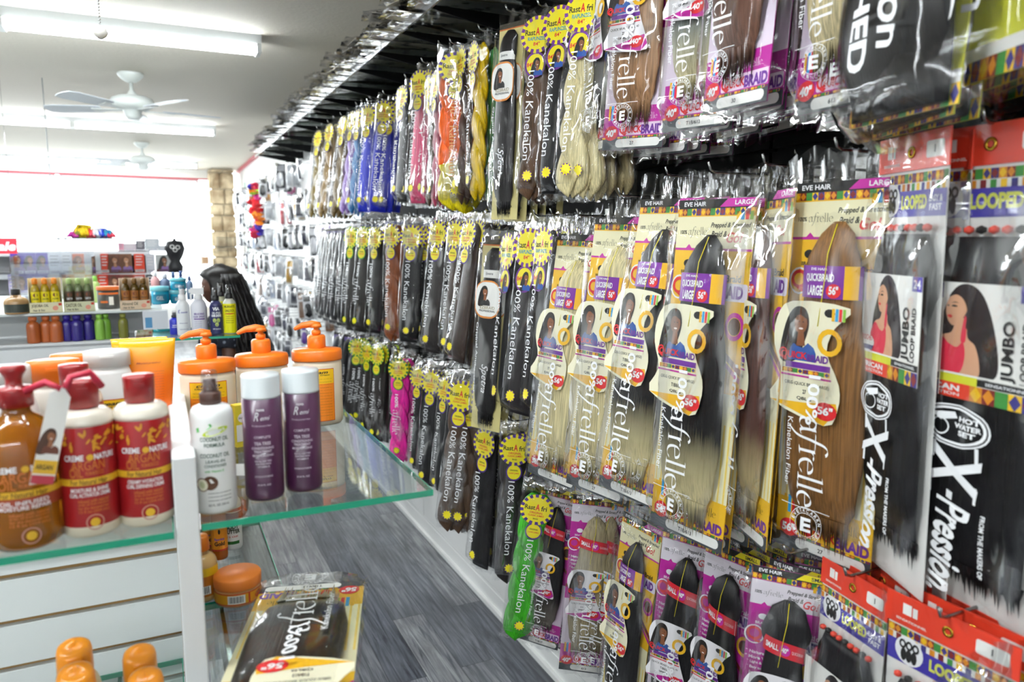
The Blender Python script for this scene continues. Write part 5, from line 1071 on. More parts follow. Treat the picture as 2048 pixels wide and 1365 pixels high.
# flip caps on the lowest shelf at the lower edge
for i, (px, py, lab) in enumerate(((147, 1290, 'tall yellow-orange flip cap bottle, taller of the pair at the picture bottom'), (278, 1302, 'yellow-orange flip cap bottle closer to the white side panel, low on the slatwall shelf'), (150, 1340, 'yellow-orange flip cap bottle standing in front of the taller one'), (290, 1350, 'yellow-orange flip cap bottle standing in front of the one by the side panel'))):
    yy = 1.10 if i < 2 else 1.02; q = onY(px, py, yy); H = q.z-.86; R = .030; OT = mat('#f0921a', .3, coat=.3)
    r = thing('hair_milk_bottle', lab, 'bottle', (q.x, yy, .86), facing((q.x, yy)))
    MB().lathe(rp(R, H-.040, .2, .62, .004), mat('#f2e2b8', .3), 32).build('body', r)
    mb = MB(); mb.rings([[Vector((R*.72*s_*math.cos(t), R*.72*s_*math.sin(t), H-.0395+z_+(sl*math.sin(t)))) for t in [2*math.pi*k/28 for k in range(28)]] for s_, z_, sl in ((1, 0, 0), (1.02, .004, 0), (1.0, .030, .003), (.93, .036, .004), (.7, .0385, .004), (.05, .0395, .004))], OT)
    mb.box((-.008, -R*.74, H-.020), (.008, -R*.66, H-.012), OT); mb.build('flip_cap', r)
# ---- bagged pack lying on the lower shelf
L0, W0 = .66, .185
pp, L0, W0 = pack_quick(True, '#1c1815', '#e0d6a8', code='T1B/613', seed=77, fade=(.80, .93), tagf=.34)
tag(pp, 'bagged black hair pack on cream card lying on the lower glass shelf over the aisle', 'hair pack')
far = atd(628, 1130, 1.25); nd = ray(575, 1365); zt = LOZ+.013
T = Vector((far.x, far.y, zt)); near = O+nd*((zt+.012-CAMZ)/nd.z); dr = (T-near).normalized(); Lp = .70
B_ = T; Tp = T-dr*Lp       # the foot of the pack lies furthest from the camera, its top towards us
z_ = (Tp-B_).normalized(); up = Vector((0, 0, 1)); yv = -(up-z_*up.dot(z_)).normalized(); xv = yv.cross(z_); s = Lp/L0
M = Matrix(((xv.x*s*.92, yv.x*s, z_.x*s, Tp.x), (xv.y*s*.92, yv.y*s, z_.y*s, Tp.y), (xv.z*s*.92, yv.z*s, z_.z*s, Tp.z), (0, 0, 0, 1)))
lo, ro, sc = M.decompose(); pp.location = lo; pp.rotation_mode = 'QUATERNION'; pp.rotation_quaternion = ro; pp.scale = sc
# ================================================================== SECOND GONDOLA AND THINGS BEHIND
G2Z = 1.272; G2L = 1.135
r = thing('display_gondola', 'white low display unit behind, carrying oil trays and gel tubs', 'shelf unit', (-.95, 4.6, 0))
mb = MB(); mb.box((-1.3, -.38, 0), (.95, .75, .08), WB); mb.box((-1.3, -.36, G2L), (.95, -.34, G2Z-.012), WB); mb.box((-1.3, -.62, .08), (.93, -.60, G2L-.012), WB); mb.box((-1.3, -.02, .08), (-1.27, .75, G2Z-.012), WB); mb.box((.93, -.42, .08), (.95, .75, G2Z-.012), WB); mb.build('cabinet', r)
bevel(MB().box((-1.3, -.62, G2Z-.012), (.95, .75, G2Z), mat('#e6ecea', .3)).build('top_board', r), .003, 2)
mb = MB(); mb.box((-1.3, -.65, G2L-.012), (.98, -.06, G2L), WB); mb.build('lower_board', r)
MB().box((-.5, -.63, 1.235), (-.1, -.621, 1.262), mat('#2c3434', .4)).build('price_strip', r)
def P2(px, py, y): q = onY(px, py, y); return q
def small_bottle(mbs, R, H, x, body, cap, label=None, ltxt=None, lt='#3a2a1a', y=0, sh=.3, capH=.02):
    pass
def oiltray(px0, px1, pyb, pyt, y, lab, bodyc, capc, lblc, name, sub, trayc='#e8e0b8', two=True, z=G2Z):
    """printed carton tray with three (two deep) little oil bottles, each a bottle of its own"""
    a = P2(px0, pyb, y); b = P2(px1, pyb, y); cx = (a.x+b.x)/2; W = b.x-a.x; H = P2(px0, pyt, y).z-z; fz = facing((cx, y))
    r = thing('oil_tray', lab, 'tray', (cx, y, z), fz); TC = mat(trayc, .5); D = W*.62
    mb = MB(); mb.box((-W/2, -D/2, 0), (W/2, D/2, .004), TC); mb.box((-W/2, -D/2, 0), (W/2, -D/2+.002, H*.30), TC); mb.box((-W/2, D/2-.002, 0), (W/2, D/2, H*.98), TC)
    for s_ in (-1, 1): mb.rings([[Vector((s_*W/2+e, yy, zz)) for yy, zz in ((-D/2, 0), (D/2, 0), (D/2, H*.98), (-D/2, H*.45))] for e in (-.001, .001)], TC, False)
    F = flat(-D/2); text(mb, name, -W*.18, H*.20, W*.52, H*.10, mat('#5a4a28', .5), F, bold=.02); text(mb, sub, -W*.22, H*.08, W*.36, H*.06, mat('#4a4030', .5), F); disc(mb, W*.28, H*.13, W*.09, H*.07, mat('#e89a80', .5), F, .0004, 10); rect(mb, W*.38, H*.2, W*.48, H*.27, LBR, F, .0004)
    mb.build('tray', r)
    kind = name.split()[0].lower()
    for row in range(2):
        for i in range(3):
            R = W*.145; h = H*.97; dx = (i-1)*W*.30; dy = (-.22 if row == 0 else .2)*D
            pos = Vector((cx, y, z+.004))+Matrix.Rotation(fz, 3, 'Z')@Vector((dx, dy, 0))
            q = thing('oil_bottle', 'x', 'bottle', pos, fz)
            tag(q, 'small %s oil bottle in the %s row of its carton tray' % (kind, 'front' if row == 0 else 'rear'), 'bottle', '%s oil bottles, %s row' % (kind, 'front' if row == 0 else 'rear'))
            MB().lathe([(.001, 0), (R*.95, 0), (R, .004), (R, h*.62), (R*.8, h*.74), (R*.42, h*.82), (.001, h*.82)], amberm(bodyc), 18).build('body', q)
            MB().lathe([(R*.55, h*.82), (R*.62, h*.83), (R*.58, h*.97), (.001, h)], mat(capc, .4), 16).build('cap', q)
            if row == 0:
                mb = MB(); F = cyl(R+.0004); rect(mb, -R*1.2, h*.22, R*1.2, h*.60, mat(lblc, .45), F, .0003, 8); disc(mb, 0, h*.5, R*.5, h*.06, mat('#7a3a18', .5), F, .0006, 10); text(mb, name.split()[0], 0, h*.38, R*1.4, h*.06, WPRINT if lblc[1] in '345' else INK, F, off=.0006); disc(mb, 0, h*.28, R*.55, h*.035, mat('#3a6a2a', .5), F, .0006, 8); mb.build('label', q)
oiltray(60, 125, 618, 556, 4.02, 'carton tray of yellow jojoba oil bottles on the white top board', '#d8b810', '#e88a1c', '#f0dc18', 'JOJOBA OIL', 'Hair & Skin')
oiltray(129, 190, 620, 556, 4.02, 'carton tray of pale green castor oil bottles on the white top board', '#8a9a68', '#a8c078', '#4a3a28', 'CASTOR OIL', 'Hair & Skin', '#d8d8b0')
oiltray(241, 301, 614, 556, 4.02, 'carton tray of olive brown almond oil bottles on the white top board', '#7a5a18', '#7a5418', '#a86a30', 'Almond Oil', 'Hair & Skin', '#e8cfb0')
for k, (px, c, nm) in enumerate(((70, '#b05a28', 'copper'), (95, '#b05a28', 'copper'), (116, '#b05a28', 'copper'), (137, '#2a1c7a', 'indigo'), (158, '#2a1c7a', 'indigo'), (180, '#2a1c7a', 'indigo'), (203, '#8ac04a', 'light green'), (215, '#7ab03a', 'light green'), (250, '#7a7a2a', 'olive'))):
    q = P2(px, 700, 3.99); H = P2(px, 624+ (4 if k < 6 else -4), 3.99).z-G2L; R = .028 if k < 6 else .022; H = min(H, G2Z-.016-G2L)
    r = bottle('oil_bottle', '%s bottle on the board below the oil trays' % nm, 'bottle', (q.x, 3.99+(.02 if k % 2 else 0), G2L), rp(R, H*.84, .3, .5, .004), mat(c, .25, coat=.5), [(R*.55, H*.84), (R*.62, H*.85), (R*.6, H*.99), (.001, H)], mat(c, .4), 18, group='%s bottles below the oil trays' % nm)
# tan bottle with black cap, orange jar
q = P2(34, 622, 4.0); r = bottle('shampoo_bottle', 'tan bottle with a black disc cap beside the jojoba oil tray', 'bottle', (q.x, 4.0, G2Z), rp(.05, .085, .45, .42, .008), mat('#b08a5c', .25, coat=.4), [(.018, .085), (.019, .086), (.019, .112), (.001, .113)], BLACK)
mb = MB(); F = cyl(.0504); rect(mb, -.06, .008, .06, .045, mat('#3a4038', .4), F, .0003, 10); mb.build('label', r)
q = P2(219, 616, 4.12); r = bottle('styling_jar', 'grey jar with a wide orange lid between castor and almond oil trays', 'jar', (q.x, 4.12, G2Z), [(.001, 0), (.048, 0), (.05, .004), (.05, .09), (.001, .0905)], mat('#4a4a48', .35), [(.001, .091), (.052, .091), (.052, .108), (.001, .109)], mat('#e0702a', .4))
mb = MB(); F = cyl(.0504); rect(mb, .0, .02, .02, .06, PAPER, F, .0003, 4); rect(mb, -.05, .07, .05, .08, mat('#e0702a', .4), F, .0003, 8); rect(mb, -.04, .03, -.005, .04, mat('#e0702a', .4), F, .0003, 4); mb.build('label', r)
# gel tubs and bottles behind
CY = mat('#18a4c8', .12, coat=.6)
def tub(px, pyb, pyt, y, wpx, z, lab):
    q = P2(px, pyb, y); d = depth(q); R = wpx/2*d/FPX; H = P2(px, pyt, y).z-z
    r = thing('gel_tub', lab, 'jar', (q.x, y, z), facing((q.x, y))); MB().lathe([(.001, 0), (R*.9, 0), (R, .01), (R, H*.72), (.001, H*.73)], CY, 28).build('body', r); MB().lathe([(.001, H*.735), (R*1.04, H*.735), (R*1.04, H*.97), (.001, H)], mat('#8adbe8', .3), 28).build('lid', r)
    mb = MB(); F = cyl(R+.0005); rect(mb, -R*.8, H*.15, R*.8, H*.55, mat('#2a8ab0', .4), F, .0003, 8); text(mb, 'GEL', 0, H*.35, R*.8, H*.2, WPRINT, F, off=.0006); mb.build('label', r); return H
H1 = tub(321, 606, 572, 4.3, 34, G2Z, 'turquoise gel tub standing alone beside the almond oil tray')
H2 = tub(357, 606, 580, 4.3, 30, G2Z, 'turquoise gel tub at the bottom of the stack of two'); tub(357, 580, 556, 4.3, 30, G2Z+H2, 'turquoise gel tub on top of the stack of two')
for px, pyt, w_, c, cc, lab in ((313, 542, 17, '#d8a0a0', '#f2f2f2', 'pink bottle with a white spout cap behind the single gel tub'), (332, 546, 20, '#6a7a98', '#e8e8f0', 'slate blue bottle with a wide white cap behind the gel tubs'), (349, 544, 14, '#3a5a88', '#3a5a88', 'navy blue bottle behind the stacked gel tubs'), (364, 542, 14, '#3a4f80', '#3a4f80', 'second navy blue bottle, nearer the woman'), (381, 552, 13, '#8aa4c8', '#4a5a80', 'light blue bottle closest to the woman'), (192, 552, 18, '#a8c070', '#78b040', 'lime green bottle behind the castor oil tray'), (298, 578, 9, '#3c3a3a', '#222222', 'slim black bottle beside the almond oil tray')):
    y = 4.55 if px != 298 else 4.2; q = P2(px, 600, y); d = depth(q); R = w_/2*d/FPX; H = P2(px, pyt, y).z-G2Z
    bottle('hair_bottle', lab, 'bottle', (q.x, y, G2Z), rp(R, H*.82, .25, .45, .004), mat(c, .3, coat=.3), [(R*.5, H*.82), (R*.55, H*.83), (R*.4, H), (.001, H)], mat(cc, .4), 20)
# clear acrylic bin
q = P2(108, 540, 5.0); r = thing('acrylic_bin', 'clear acrylic bin behind the oil trays with pale packets', 'bin', (q.x, 5.05, G2Z)); AC = glassmat('acr', (.9, .92, .95), .12)
mb = MB(); mb.box((-.2, -.12, 0), (.2, .12, .006), AC)
for a, b in (((-.2, -.12, .006), (-.196, .12, .24)), ((.196, -.12, .006), (.2, .12, .24)), ((-.196, -.12, .006), (.196, -.116, .2)), ((-.196, .116, .006), (.196, .12, .28))): mb.box(a, b, AC)
mb.build('bin_walls', r)
# ---- end shelf of spray bottles
S2 = onY(480, 668, 3.06); z2 = onY(420, 674, 3.06).z
a = onY(340, 675, 3.06); b_ = onY(480, 669, 3.06)
gshelf('glass_shelf', 'glass end shelf carrying the six spray bottles in front of the woman', (a.x-.12, 3.06), (b_.x, 3.42), z2)
r = thing('shelf_post', 'white upright post and foot carrying the spray bottle end shelf', 'post', ((a.x-.1), 3.47, 0)); mb = MB(); mb.box((-.3, -.02, 0), (.30, .02, .06), WB); mb.box((-.02, -.02, .06), (.02, .02, z2-.03), WB); mb.build('post', r); MB().box((-.03, -.03, z2-.028), (.36, .03, z2-.0105), WB).build('rail', r)
def spray(px, y, pyt, wpx, lab, bc, nozzle, prn=None, kind='pump', cat='bottle'):
    q = onY(px, 660, y); d = depth(q); R = wpx/2*d/FPX; H = onY(px, pyt, y).z-z2; pos = (q.x, y, z2)
    r = thing('spray_bottle', lab, 'bottle', pos, facing(pos)); hb = H*(.72 if kind != 'trig' else .74)
    MB().lathe([(.001, 0), (R*.94, 0), (R, .005), (R, hb*.80), (R*.9, hb*.9), (R*.5, hb), (.001, hb)], mat(bc, .28, coat=.3), 26).build('body', r)
    nm_ = mat(nozzle, .35); mb = MB()
    if kind == 'trig':
        mb.lathe([(R*.5, hb), (R*.52, hb+.01), (R*.4, hb+.02), (.001, hb+.021)], nm_, 16); mb.box((-R*.9, -.010, hb+.02), (R*.7, .010, hb+.045), nm_); mb.box((-R*1.0, -.005, hb-.005), (-R*.78, .005, hb+.022), nm_); mb.box((-R*1.15, -.004, hb+.026), (-R*.9, .004, hb+.040), nm_)
    else: mb.lathe([(R*.55, hb), (R*.58, hb+.002), (R*.56, hb+H*.10), (R*.38, hb+H*.11), (R*.36, H*.93), (.001, H*.94)], nm_, 18)
    mb.build('spray_nozzle', r)
    if kind == 'pump': MB().lathe([(R*.44, hb+H*.10), (R*.46, H*.90), (R*.40, H), (.001, H)], glassmat('clearcap', (.90, .90, .92), .10, .08), 16, cap=False).build('clear_overcap', r)
    if prn: mb = MB(); prn(mb, cyl(R+.0004), R, hb); mb.build('label', r)
def via(mb, F, R, h): NV = mat('#22265a', .4); rect(mb, -R*1.3, h*.04, R*1.3, h*.86, NV, F, .0002, 10); text(mb, 'VIA', -.0, h*.76, R*1.1, h*.10, WPRINT, F, off=.0005, bold=.05); text(mb, 'OIL-FREE', 0, h*.64, R*1.4, h*.06, WPRINT, F, off=.0005); text(mb, 'HAIR SHINE', 0, h*.56, R*1.6, h*.08, WPRINT, F, off=.0005, bold=.05); [disc(mb, R*dx, h*dz, R*.28, R*.36, mat('#b8c86a', .4), F, .0006+abs(dx)*.0002, 12) for dx, dz in ((-.3, .42), (.3, .42), (.05, .3))]; text(mb, 'WITH OLIVE OIL', 0, h*.16, R*1.3, h*.04, WPRINT, F, off=.0005)
def mur(mb, F, R, h): YY = mat('#f2ea10', .4); rect(mb, -R*1.3, h*.02, R*1.3, h*.86, YY, F, .0002, 10); text(mb, "MURRAY'S", 0, h*.78, R*1.6, h*.07, INK, F, off=.0005, bold=.02); text(mb, 'UNLOCK', 0, h*.66, R*1.4, h*.07, INK, F, off=.0005, bold=.02); rect(mb, -R*.7, h*.56, R*.7, h*.59, LBR, F, .0005, 4); [text(mb, 'finishing spray', 0, h*(.5-.06*i), R*1.2, h*.03, INK, F, off=.0005) for i in range(4)]
def ker(mb, F, R, h): text(mb, 'K', -R*.6, h*.68, R*.4, h*.10, mat('#5a5aa8', .5), F, shear=.3); text(mb, 'erassentials', R*.2, h*.66, R*1.0, h*.05, mat('#5a5aa8', .5), F, shear=.3); text(mb, 'detangler', 0, h*.35, R*1.3, h*.04, mat('#8a8aa8', .5), F); text(mb, 'LEAVE-IN', 0, h*.18, R*1.3, h*.03, mat('#8a8aa8', .5), F)
def wig(mb, F, R, h): text(mb, 'BRAIDING', 0, h*.6, R*1.3, h*.06, mat('#6a4a9a', .5), F); text(mb, 'HAIR SPRAY', 0, h*.52, R*1.5, h*.06, mat('#6a4a9a', .5), F); rect(mb, -R*.7, h*.44, R*.7, h*.47, mat('#6a3a9a', .5), F, .0004, 4); [text(mb, 'soothes the scalp', -R*.2, h*(.38-.06*i), R*.9, h*.025, mat('#8a8aa8', .5), F) for i in range(4)]; ringp(mb, R*.4, h*.1, R*.2, R*.2, R*.28, R*.28, mat('#6a4a9a', .5), F, .0004, 12)
def blu(mb, F, R, h): text(mb, 'WE', 0, h*.55, R*1, h*.08, WPRINT, F); text(mb, 'HOLD', 0, h*.45, R*1.2, h*.06, WPRINT, F)
spray(350, 3.2, 622, 19, 'cobalt blue bottle half hidden by the orange tubes', '#1c2ab0', '#1a1a2a', blu)
spray(368, 3.16, 572, 25, 'all-white slim spray bottle with thin violet script', '#eef0f2', '#f4f4f4', ker)
spray(400, 3.16, 574, 30, 'white trigger spray bottle with purple lettering', '#e8e8f0', '#f4f4f4', wig, 'trig')
spray(434, 3.15, 575, 24, 'navy spray bottle with olives on its label', '#3a3c6a', '#1c1c1e', via)
spray(445, 3.30, 567, 22, 'black-nozzled spray bottle tucked behind the navy and yellow ones', '#c8c8a8', '#1c1c1e', mur)
spray(461, 3.15, 570, 25, 'bright yellow-labelled spray bottle at the corner of the end shelf', '#e8e8dc', '#1c1c1e', mur)
q = onY(322, 595, 3.99); cb_ = MB(); cb_.box((-.04, 0, 0), (.07, .05, min(q.z-G2L, .13)), mat('#e9eef4', .3)); rect(cb_, -.03, .05, .0, .10, mat('#5a9ac8', .5), flat(0), .0004); o = cb_.build('white_carton', loc=(-.045, 3.95, G2L))
tag(o, 'white carton with pale print behind the white spray bottle', 'box')
# ---- shelving with boxed hair colour, facing the camera
Y3 = 6.6
def wrect(x0, y0, x1, y1, Y): a = onY(x0, y1, Y); b = onY(x1, y0, Y); return a.x, a.z, b.x, b.z
UN = mat('#f0f1f3', .45)
r = thing('hair_colour_shelving', 'white shelving unit stacked with boxed hair colour in front of the window', 'shelf unit', (-1.6, Y3+.25, 0))
zt_, z1_, z0_ = onY(200, 503, Y3).z, onY(200, 547, Y3).z, onY(200, 590, Y3).z
for z_ in (zt_, z1_, z0_): bevel(MB().box((-1.2, -.27, z_-.035), (1.52, .2, z_), UN).build('shelf_board', r), .003, 1)
mb = MB(); mb.box((-1.2, .19, 0), (1.52, .21, zt_-.036), UN); mb.box((-1.22, -.27, 0), (-1.2, .21, zt_), UN); mb.box((1.52, -.27, 0), (1.54, .21, zt_), UN); mb.box((-1.2, -.2, 0), (1.52, .19, z0_-.036), UN); mb.build('carcass', r)
def dye(x0, y0, x1, y1, z, base, skin, hair, lab, Y=Y3, portr=True, top='#8a6aa8', d=.07, foot=None):
    xa, za, xb, zb = wrect(x0, y0, x1, y1, Y); W = xb-xa; H = zb-z; mb = MB(); mb.box((-W/2, 0, 0), (W/2, d, H), mat(base, .4)); F = flat(0)
    if portr: 
        portrait(mb, 0, H*.60, min(W*.60, H*.33), F, .0008, skin=skin, hair=hair, top=top)
    rect(mb, -W*.45, H*.04, W*.45, H*.18, mat(foot or '#e8e0f0', .5), F, .001); text(mb, 'COLOR', 0, H*.11, W*.6, H*.07, mat('#5a4a8a' if base != '#d8380c' else '#7a1c10', .5), F, off=.0016, bold=.03)
    if not portr:
        for i in range(4): rect(mb, -W*.35, H*(.85-.15*i), W*(.3-.1*(i % 2)), H*(.90-.15*i), mat('#e8e4e4' if base[1] not in 'ef' else '#9a9aa4', .5), F, .001)
    o = mb.build('hair_colour_box', loc=((xa+xb)/2, Y-.03, z)); tag(o, lab, 'box'); return o
PV = '#5238a8'
B1 = [(24, 506, 47, PV, '#c08a68', '#5a3424', 'violet box with a long brown-haired model on the upper shelf, first from the sale sign'), (50, 506, 71, PV, '#b07850', '#3a2418', 'violet box with a dark-haired model between its look-alikes on the upper shelf'), (75, 506, 96, PV, '#9a6a48', '#1c1412', 'violet box with a black-haired model next to the white boxes'), (99, 507, 123, '#e2e6ec', 0, 0, 'pale grey box on the upper shelf between violet and orange boxes'), (125, 507, 145, '#eceef0', 0, 0, 'white box on the upper shelf beside the orange model box'), (147, 508, 168, '#d8602a', '#b07850', '#7a3a18', 'orange box with a chestnut-haired model near the middle of the unit'), (171, 508, 201, '#dfe2e6', 0, 0, 'wide light grey box on the upper shelf'), (203, 508, 217, '#d8380c', 0, 0, 'narrow orange-red box spine before the brown model boxes'), (218, 508, 240, '#6a3a24', '#c08a68', '#5a3018', 'brown box with a smiling curly-haired model beside the narrow orange spine'), (241, 508, 263, '#7a4a2a', '#c89470', '#6a4020', 'brown box with a smiling model next to the plain orange box'), (270, 508, 288, '#d8380c', 0, 0, 'plain orange-red box beside the brown model boxes'), (293, 508, 309, '#c8c8d0', 0, 0, 'grey box with dark panel beside the man\'s box'), (312, 509, 344, '#b8bab8', '#8a5c40', '#1a1614', 'grey box with a short-haired man on it')]
for x0, y0, x1, c, s_, h_, lab in B1: dye(x0, y0, x1, 545, z1_, c, s_ or '#000000', h_ or '#000000', lab, portr=bool(s_), foot='#e8e0f0' if c == PV else ('#c8c8c8' if not s_ else '#5a2a20'))
B2 = [(20, 549, 27, '#b8b0d8', 0, 0, 'thin lilac box spine on the lower shelf'), (29, 549, 58, PV, '#c08a68', '#5a3424', 'violet box with a brown-haired model on the lower shelf'), (62, 549, 96, PV, 0, 0, 'violet boxes side panel behind the clear bin'), (100, 549, 124, '#d8cfc4', 0, 0, 'beige box on the lower shelf'), (127, 549, 150, '#e0a888', '#c08a68', '#6a4020', 'peach box with a model on the lower shelf'), (152, 549, 170, '#e8d0c0', 0, 0, 'pale peach box on the lower shelf'), (172, 549, 196, '#c88a48', 0, 0, 'tan box on the lower shelf'), (198, 549, 216, '#d8380c', 0, 0, 'orange-red box on the lower shelf below the narrow spine'), (218, 549, 240, '#7a2a20', '#c08a68', '#5a3018', 'maroon model box on the lower shelf'), (242, 549, 266, '#8a3a28', '#c89470', '#6a4020', 'reddish model box on the lower shelf'), (268, 549, 290, '#b84a38', 0, 0, 'brick red box on the lower shelf'), (294, 549, 312, '#3a3a40', 0, 0, 'charcoal box on the lower shelf')]
for x0, y0, x1, c, s_, h_, lab in B2: dye(x0, y0, x1, 585, z0_, c, s_ or '#000000', h_ or '#000000', lab, portr=bool(s_), foot='#d8d0c8')
for x0, y0, x1, c, lab in ((237, 486, 247, '#e89ab0', 'small pink carton on top of the unit'), (248, 487, 272, '#d8c8d0', 'lilac-grey carton with dark bars on top of the unit'), (273, 482, 289, '#4a4450', 'dark carton on top of the unit beside the lilac-grey one'), (291, 477, 318, '#c0c6cc', 'stack of grey cartons on top of the unit'), (319, 491, 335, '#cfd2d8', 'low grey carton on top of the unit, first of the row of three'), (336, 492, 349, '#c2c4cc', 'low grey carton in the middle of the row of three'), (350, 492, 365, '#cacad2', 'low grey carton at the end of the row of three')):
    dye(x0, y0, x1, 503, zt_, c, '#000000', '#000000', lab, portr=False, d=.12, foot='#f0f0f0')
# sale sign
a = wrect(-22, 478, 33, 508, 5.6); W = a[2]-a[0]; H = a[3]-a[1]; sx = (a[0]+a[2])/2
r = thing('sale_sign', 'red hanging sign with white word Sale', 'sign', (sx, 5.6, a[1])); mb = MB(); mb.box((-W/2, 0, 0), (W/2, .006, H), mat('#e01c34', .4)); F = flat(0); text(mb, 'Sale', -W*.0-.0, H*.5, W*.92, H*.62, WPRINT, F, bold=.05, shear=.25, off=.001); mb.build('sign_board', r)
for s_ in (-1, 1): MB().tube([(s_*W*.4, .003, H), (s_*W*.4, .003, CEIL-a[1])], .0015, CHROME, 5).build('wire', r)
# thin display rail with the bright wig
za = onY(180, 477, 6.2).z; xa = onY(120, 477, 6.2).x; xb = onY(240, 477, 6.2).x
r = thing('display_rail', 'thin grey glass display ledge hung in front of the window', 'shelf', ((xa+xb)/2, 6.2, za)); mb = MB(); mb.box((-1.6, -.1, -.006), ((xb-xa)/2, .1, 0), glassmat('ledge', (.75, .78, .8), .05)); mb.box((-1.6, -.104, -.008), ((xb-xa)/2, -.1, .002), mat('#8a9092', .4)); mb.build('ledge', r)
for x_ in (-1.5, -.22): MB().tube([(x_, 0, 0), (x_, 0, CEIL-za)], .003, mat('#9aa2a4', .4), 6).build('hanger_wire', r)
r = thing('rainbow_wig', 'fluffy wig in pink, yellow, red, white and blue on the display ledge', 'wig', ((onY(143, 470, 6.2).x+onY(224, 470, 6.2).x)/2, 6.2, za)); Wd = onY(224, 470, 6.2).x-onY(143, 470, 6.2).x
mb = MB(); rw = random.Random(5)
for i, (c, x_, h_) in enumerate((('#c02a9a', -.42, .035), ('#8a8a2a', -.33, .05), ('#f4d018', -.24, .075), ('#f4d018', -.14, .072), ('#f03a3a', -.05, .05), ('#f0566a', .04, .042), ('#f2f2fa', .14, .055), ('#2a4ad8', .24, .055), ('#1c3ac0', .32, .045), ('#2aa0c0', .38, .045), ('#d8304a', .45, .03))):
    for k in range(26):
        a0 = rw.uniform(0, 6.28); b0 = (x_+rw.uniform(-.06, .06))*Wd; e = (b0+.03*math.cos(a0), .05*math.sin(a0), h_*rw.uniform(.5, 1)*1.0)
        mb.tube([(b0, rw.uniform(-.03, .03), .004), ((b0+e[0])/2, e[1]*.6, h_*1.25), e, (e[0]*1.01+.012*math.cos(a0), e[1]*1.2, e[2]*.45)], [.007, .009, .008, .003], mat(c, .5), 5)
mb.build('curls', r)
# cap-wearing stand and stick beside the boxes, wall switch
q = onY(351, 520, 6.5); r = thing('head_wrap_display', 'black printed headwrap on a small display head beside the grey boxes', 'display head', (q.x, 6.5, zt_+0)); 
mb = MB(); mb.lathe([(.05, -.17), (.055, -.12), (.035, -.08), (.06, -.03), (.075, .02), (.06, .07), (.001, .09)], mat('#1a1a1e', .5), 20, c=(0, 0, -.1)); mb.lathe([(.06, -.17), (.06, -.165), (.001, -.165)], INK, 16, c=(0, 0, -.1)); mb.build('wrapped_head', r); mb = MB(); F = flat(-.078); [ringp(mb, dx, -.09+dz, .012, .012, .017, .017, PAPER, F, .0, 10) for dx, dz in ((0, 0), (.02, .02), (-.02, .025))]; mb.build('printed_rings', r)
r.location.z = z1_+.27; MB().lathe([(.05, -.27), (.05, -.262), (.012, -.255), (.012, -.26+.0), (.012, -.0)], INK, 14, c=(0, 0, 0)).build('display_stand', r)
q = onY(411, 521, 12.7); o = MB().box((-.05, -.01, -.06), (.05, .01, .06), mat('#a8886a', .6)).build('wall_plaque', loc=q); tag(o, 'small tan plaque on the white wall beyond the woman', 'plaque')
# mirror-green glass shelf and coiled black wire basket by the pillar
q = onY(468, 487, 11.6); r = thing('wire_basket', 'black wire ring holder on a glass ledge beside the stone pillar', 'holder', (q.x-.02, 11.6, q.z-.12))
for i in range(7): MB().tube([(-.11+.1*math.cos(a), .05*math.sin(a), .03*i+.02) for a in [2*math.pi*k/16 for k in range(17)]], .006, mat('#3a4442', .4), 5).build('wire_ring', r); MB().tube([(.10+.08*math.cos(a), .05*math.sin(a), .03*i+.02) for a in [2*math.pi*k/16 for k in range(17)]], .006, mat('#3a4442', .4), 5).build('wire_ring', r)
MB().box((-.32, -.12, -.008), (.22, .12, 0), GLASS).build('ledge', r)
mb = MB(); mb.box((.20, -.02, -q.z+.12), (.22, .01, 1.0), mat('#b8d8cc', .3)); mb.build('upright', r)
# ================================================================== THE WOMAN WITH LONG DARK HAIR
SKIN = mat('#5a3726', .5); DRESS = mat('#23283a', .7)
def skinned(name, verts, edges, root, mt, parent, sub=2, flat_=None):
    me = bpy.data.meshes.new(name); bm = bmesh.new(); ly = bm.verts.layers.skin.verify(); vs = []
    for i, (co, r_) in enumerate(verts):
        v = bm.verts.new(co); v[ly].radius = r_ if isinstance(r_, tuple) else (r_, r_); v[ly].use_root = (i == root); vs.append(v)
    for a, b in edges: bm.edges.new((vs[a], vs[b]))
    bm.to_mesh(me); bm.free(); me.materials.append(mt)
    o = bpy.data.objects.new(name, me); C.objects.link(o); o.parent = parent
    s = o.modifiers.new('skin', 'SKIN'); s.use_smooth_shade = True; o.modifiers.new('sub', 'SUBSURF').levels = sub; o.modifiers['sub'].render_levels = sub
    return o
py_ = 4.35; q = onY(447, 560, py_); head_top = onY(440, 540, py_).z; Hh = head_top
W_ = thing('person', 'woman with waist-long wavy black hair in a dark patterned dress, turned towards the shelves', 'person', (q.x, py_, 0), 0)
k = Hh/1.60; facex = -1       # she looks towards -x
def S(x, y, z): return (x*k, y*k, z*k)
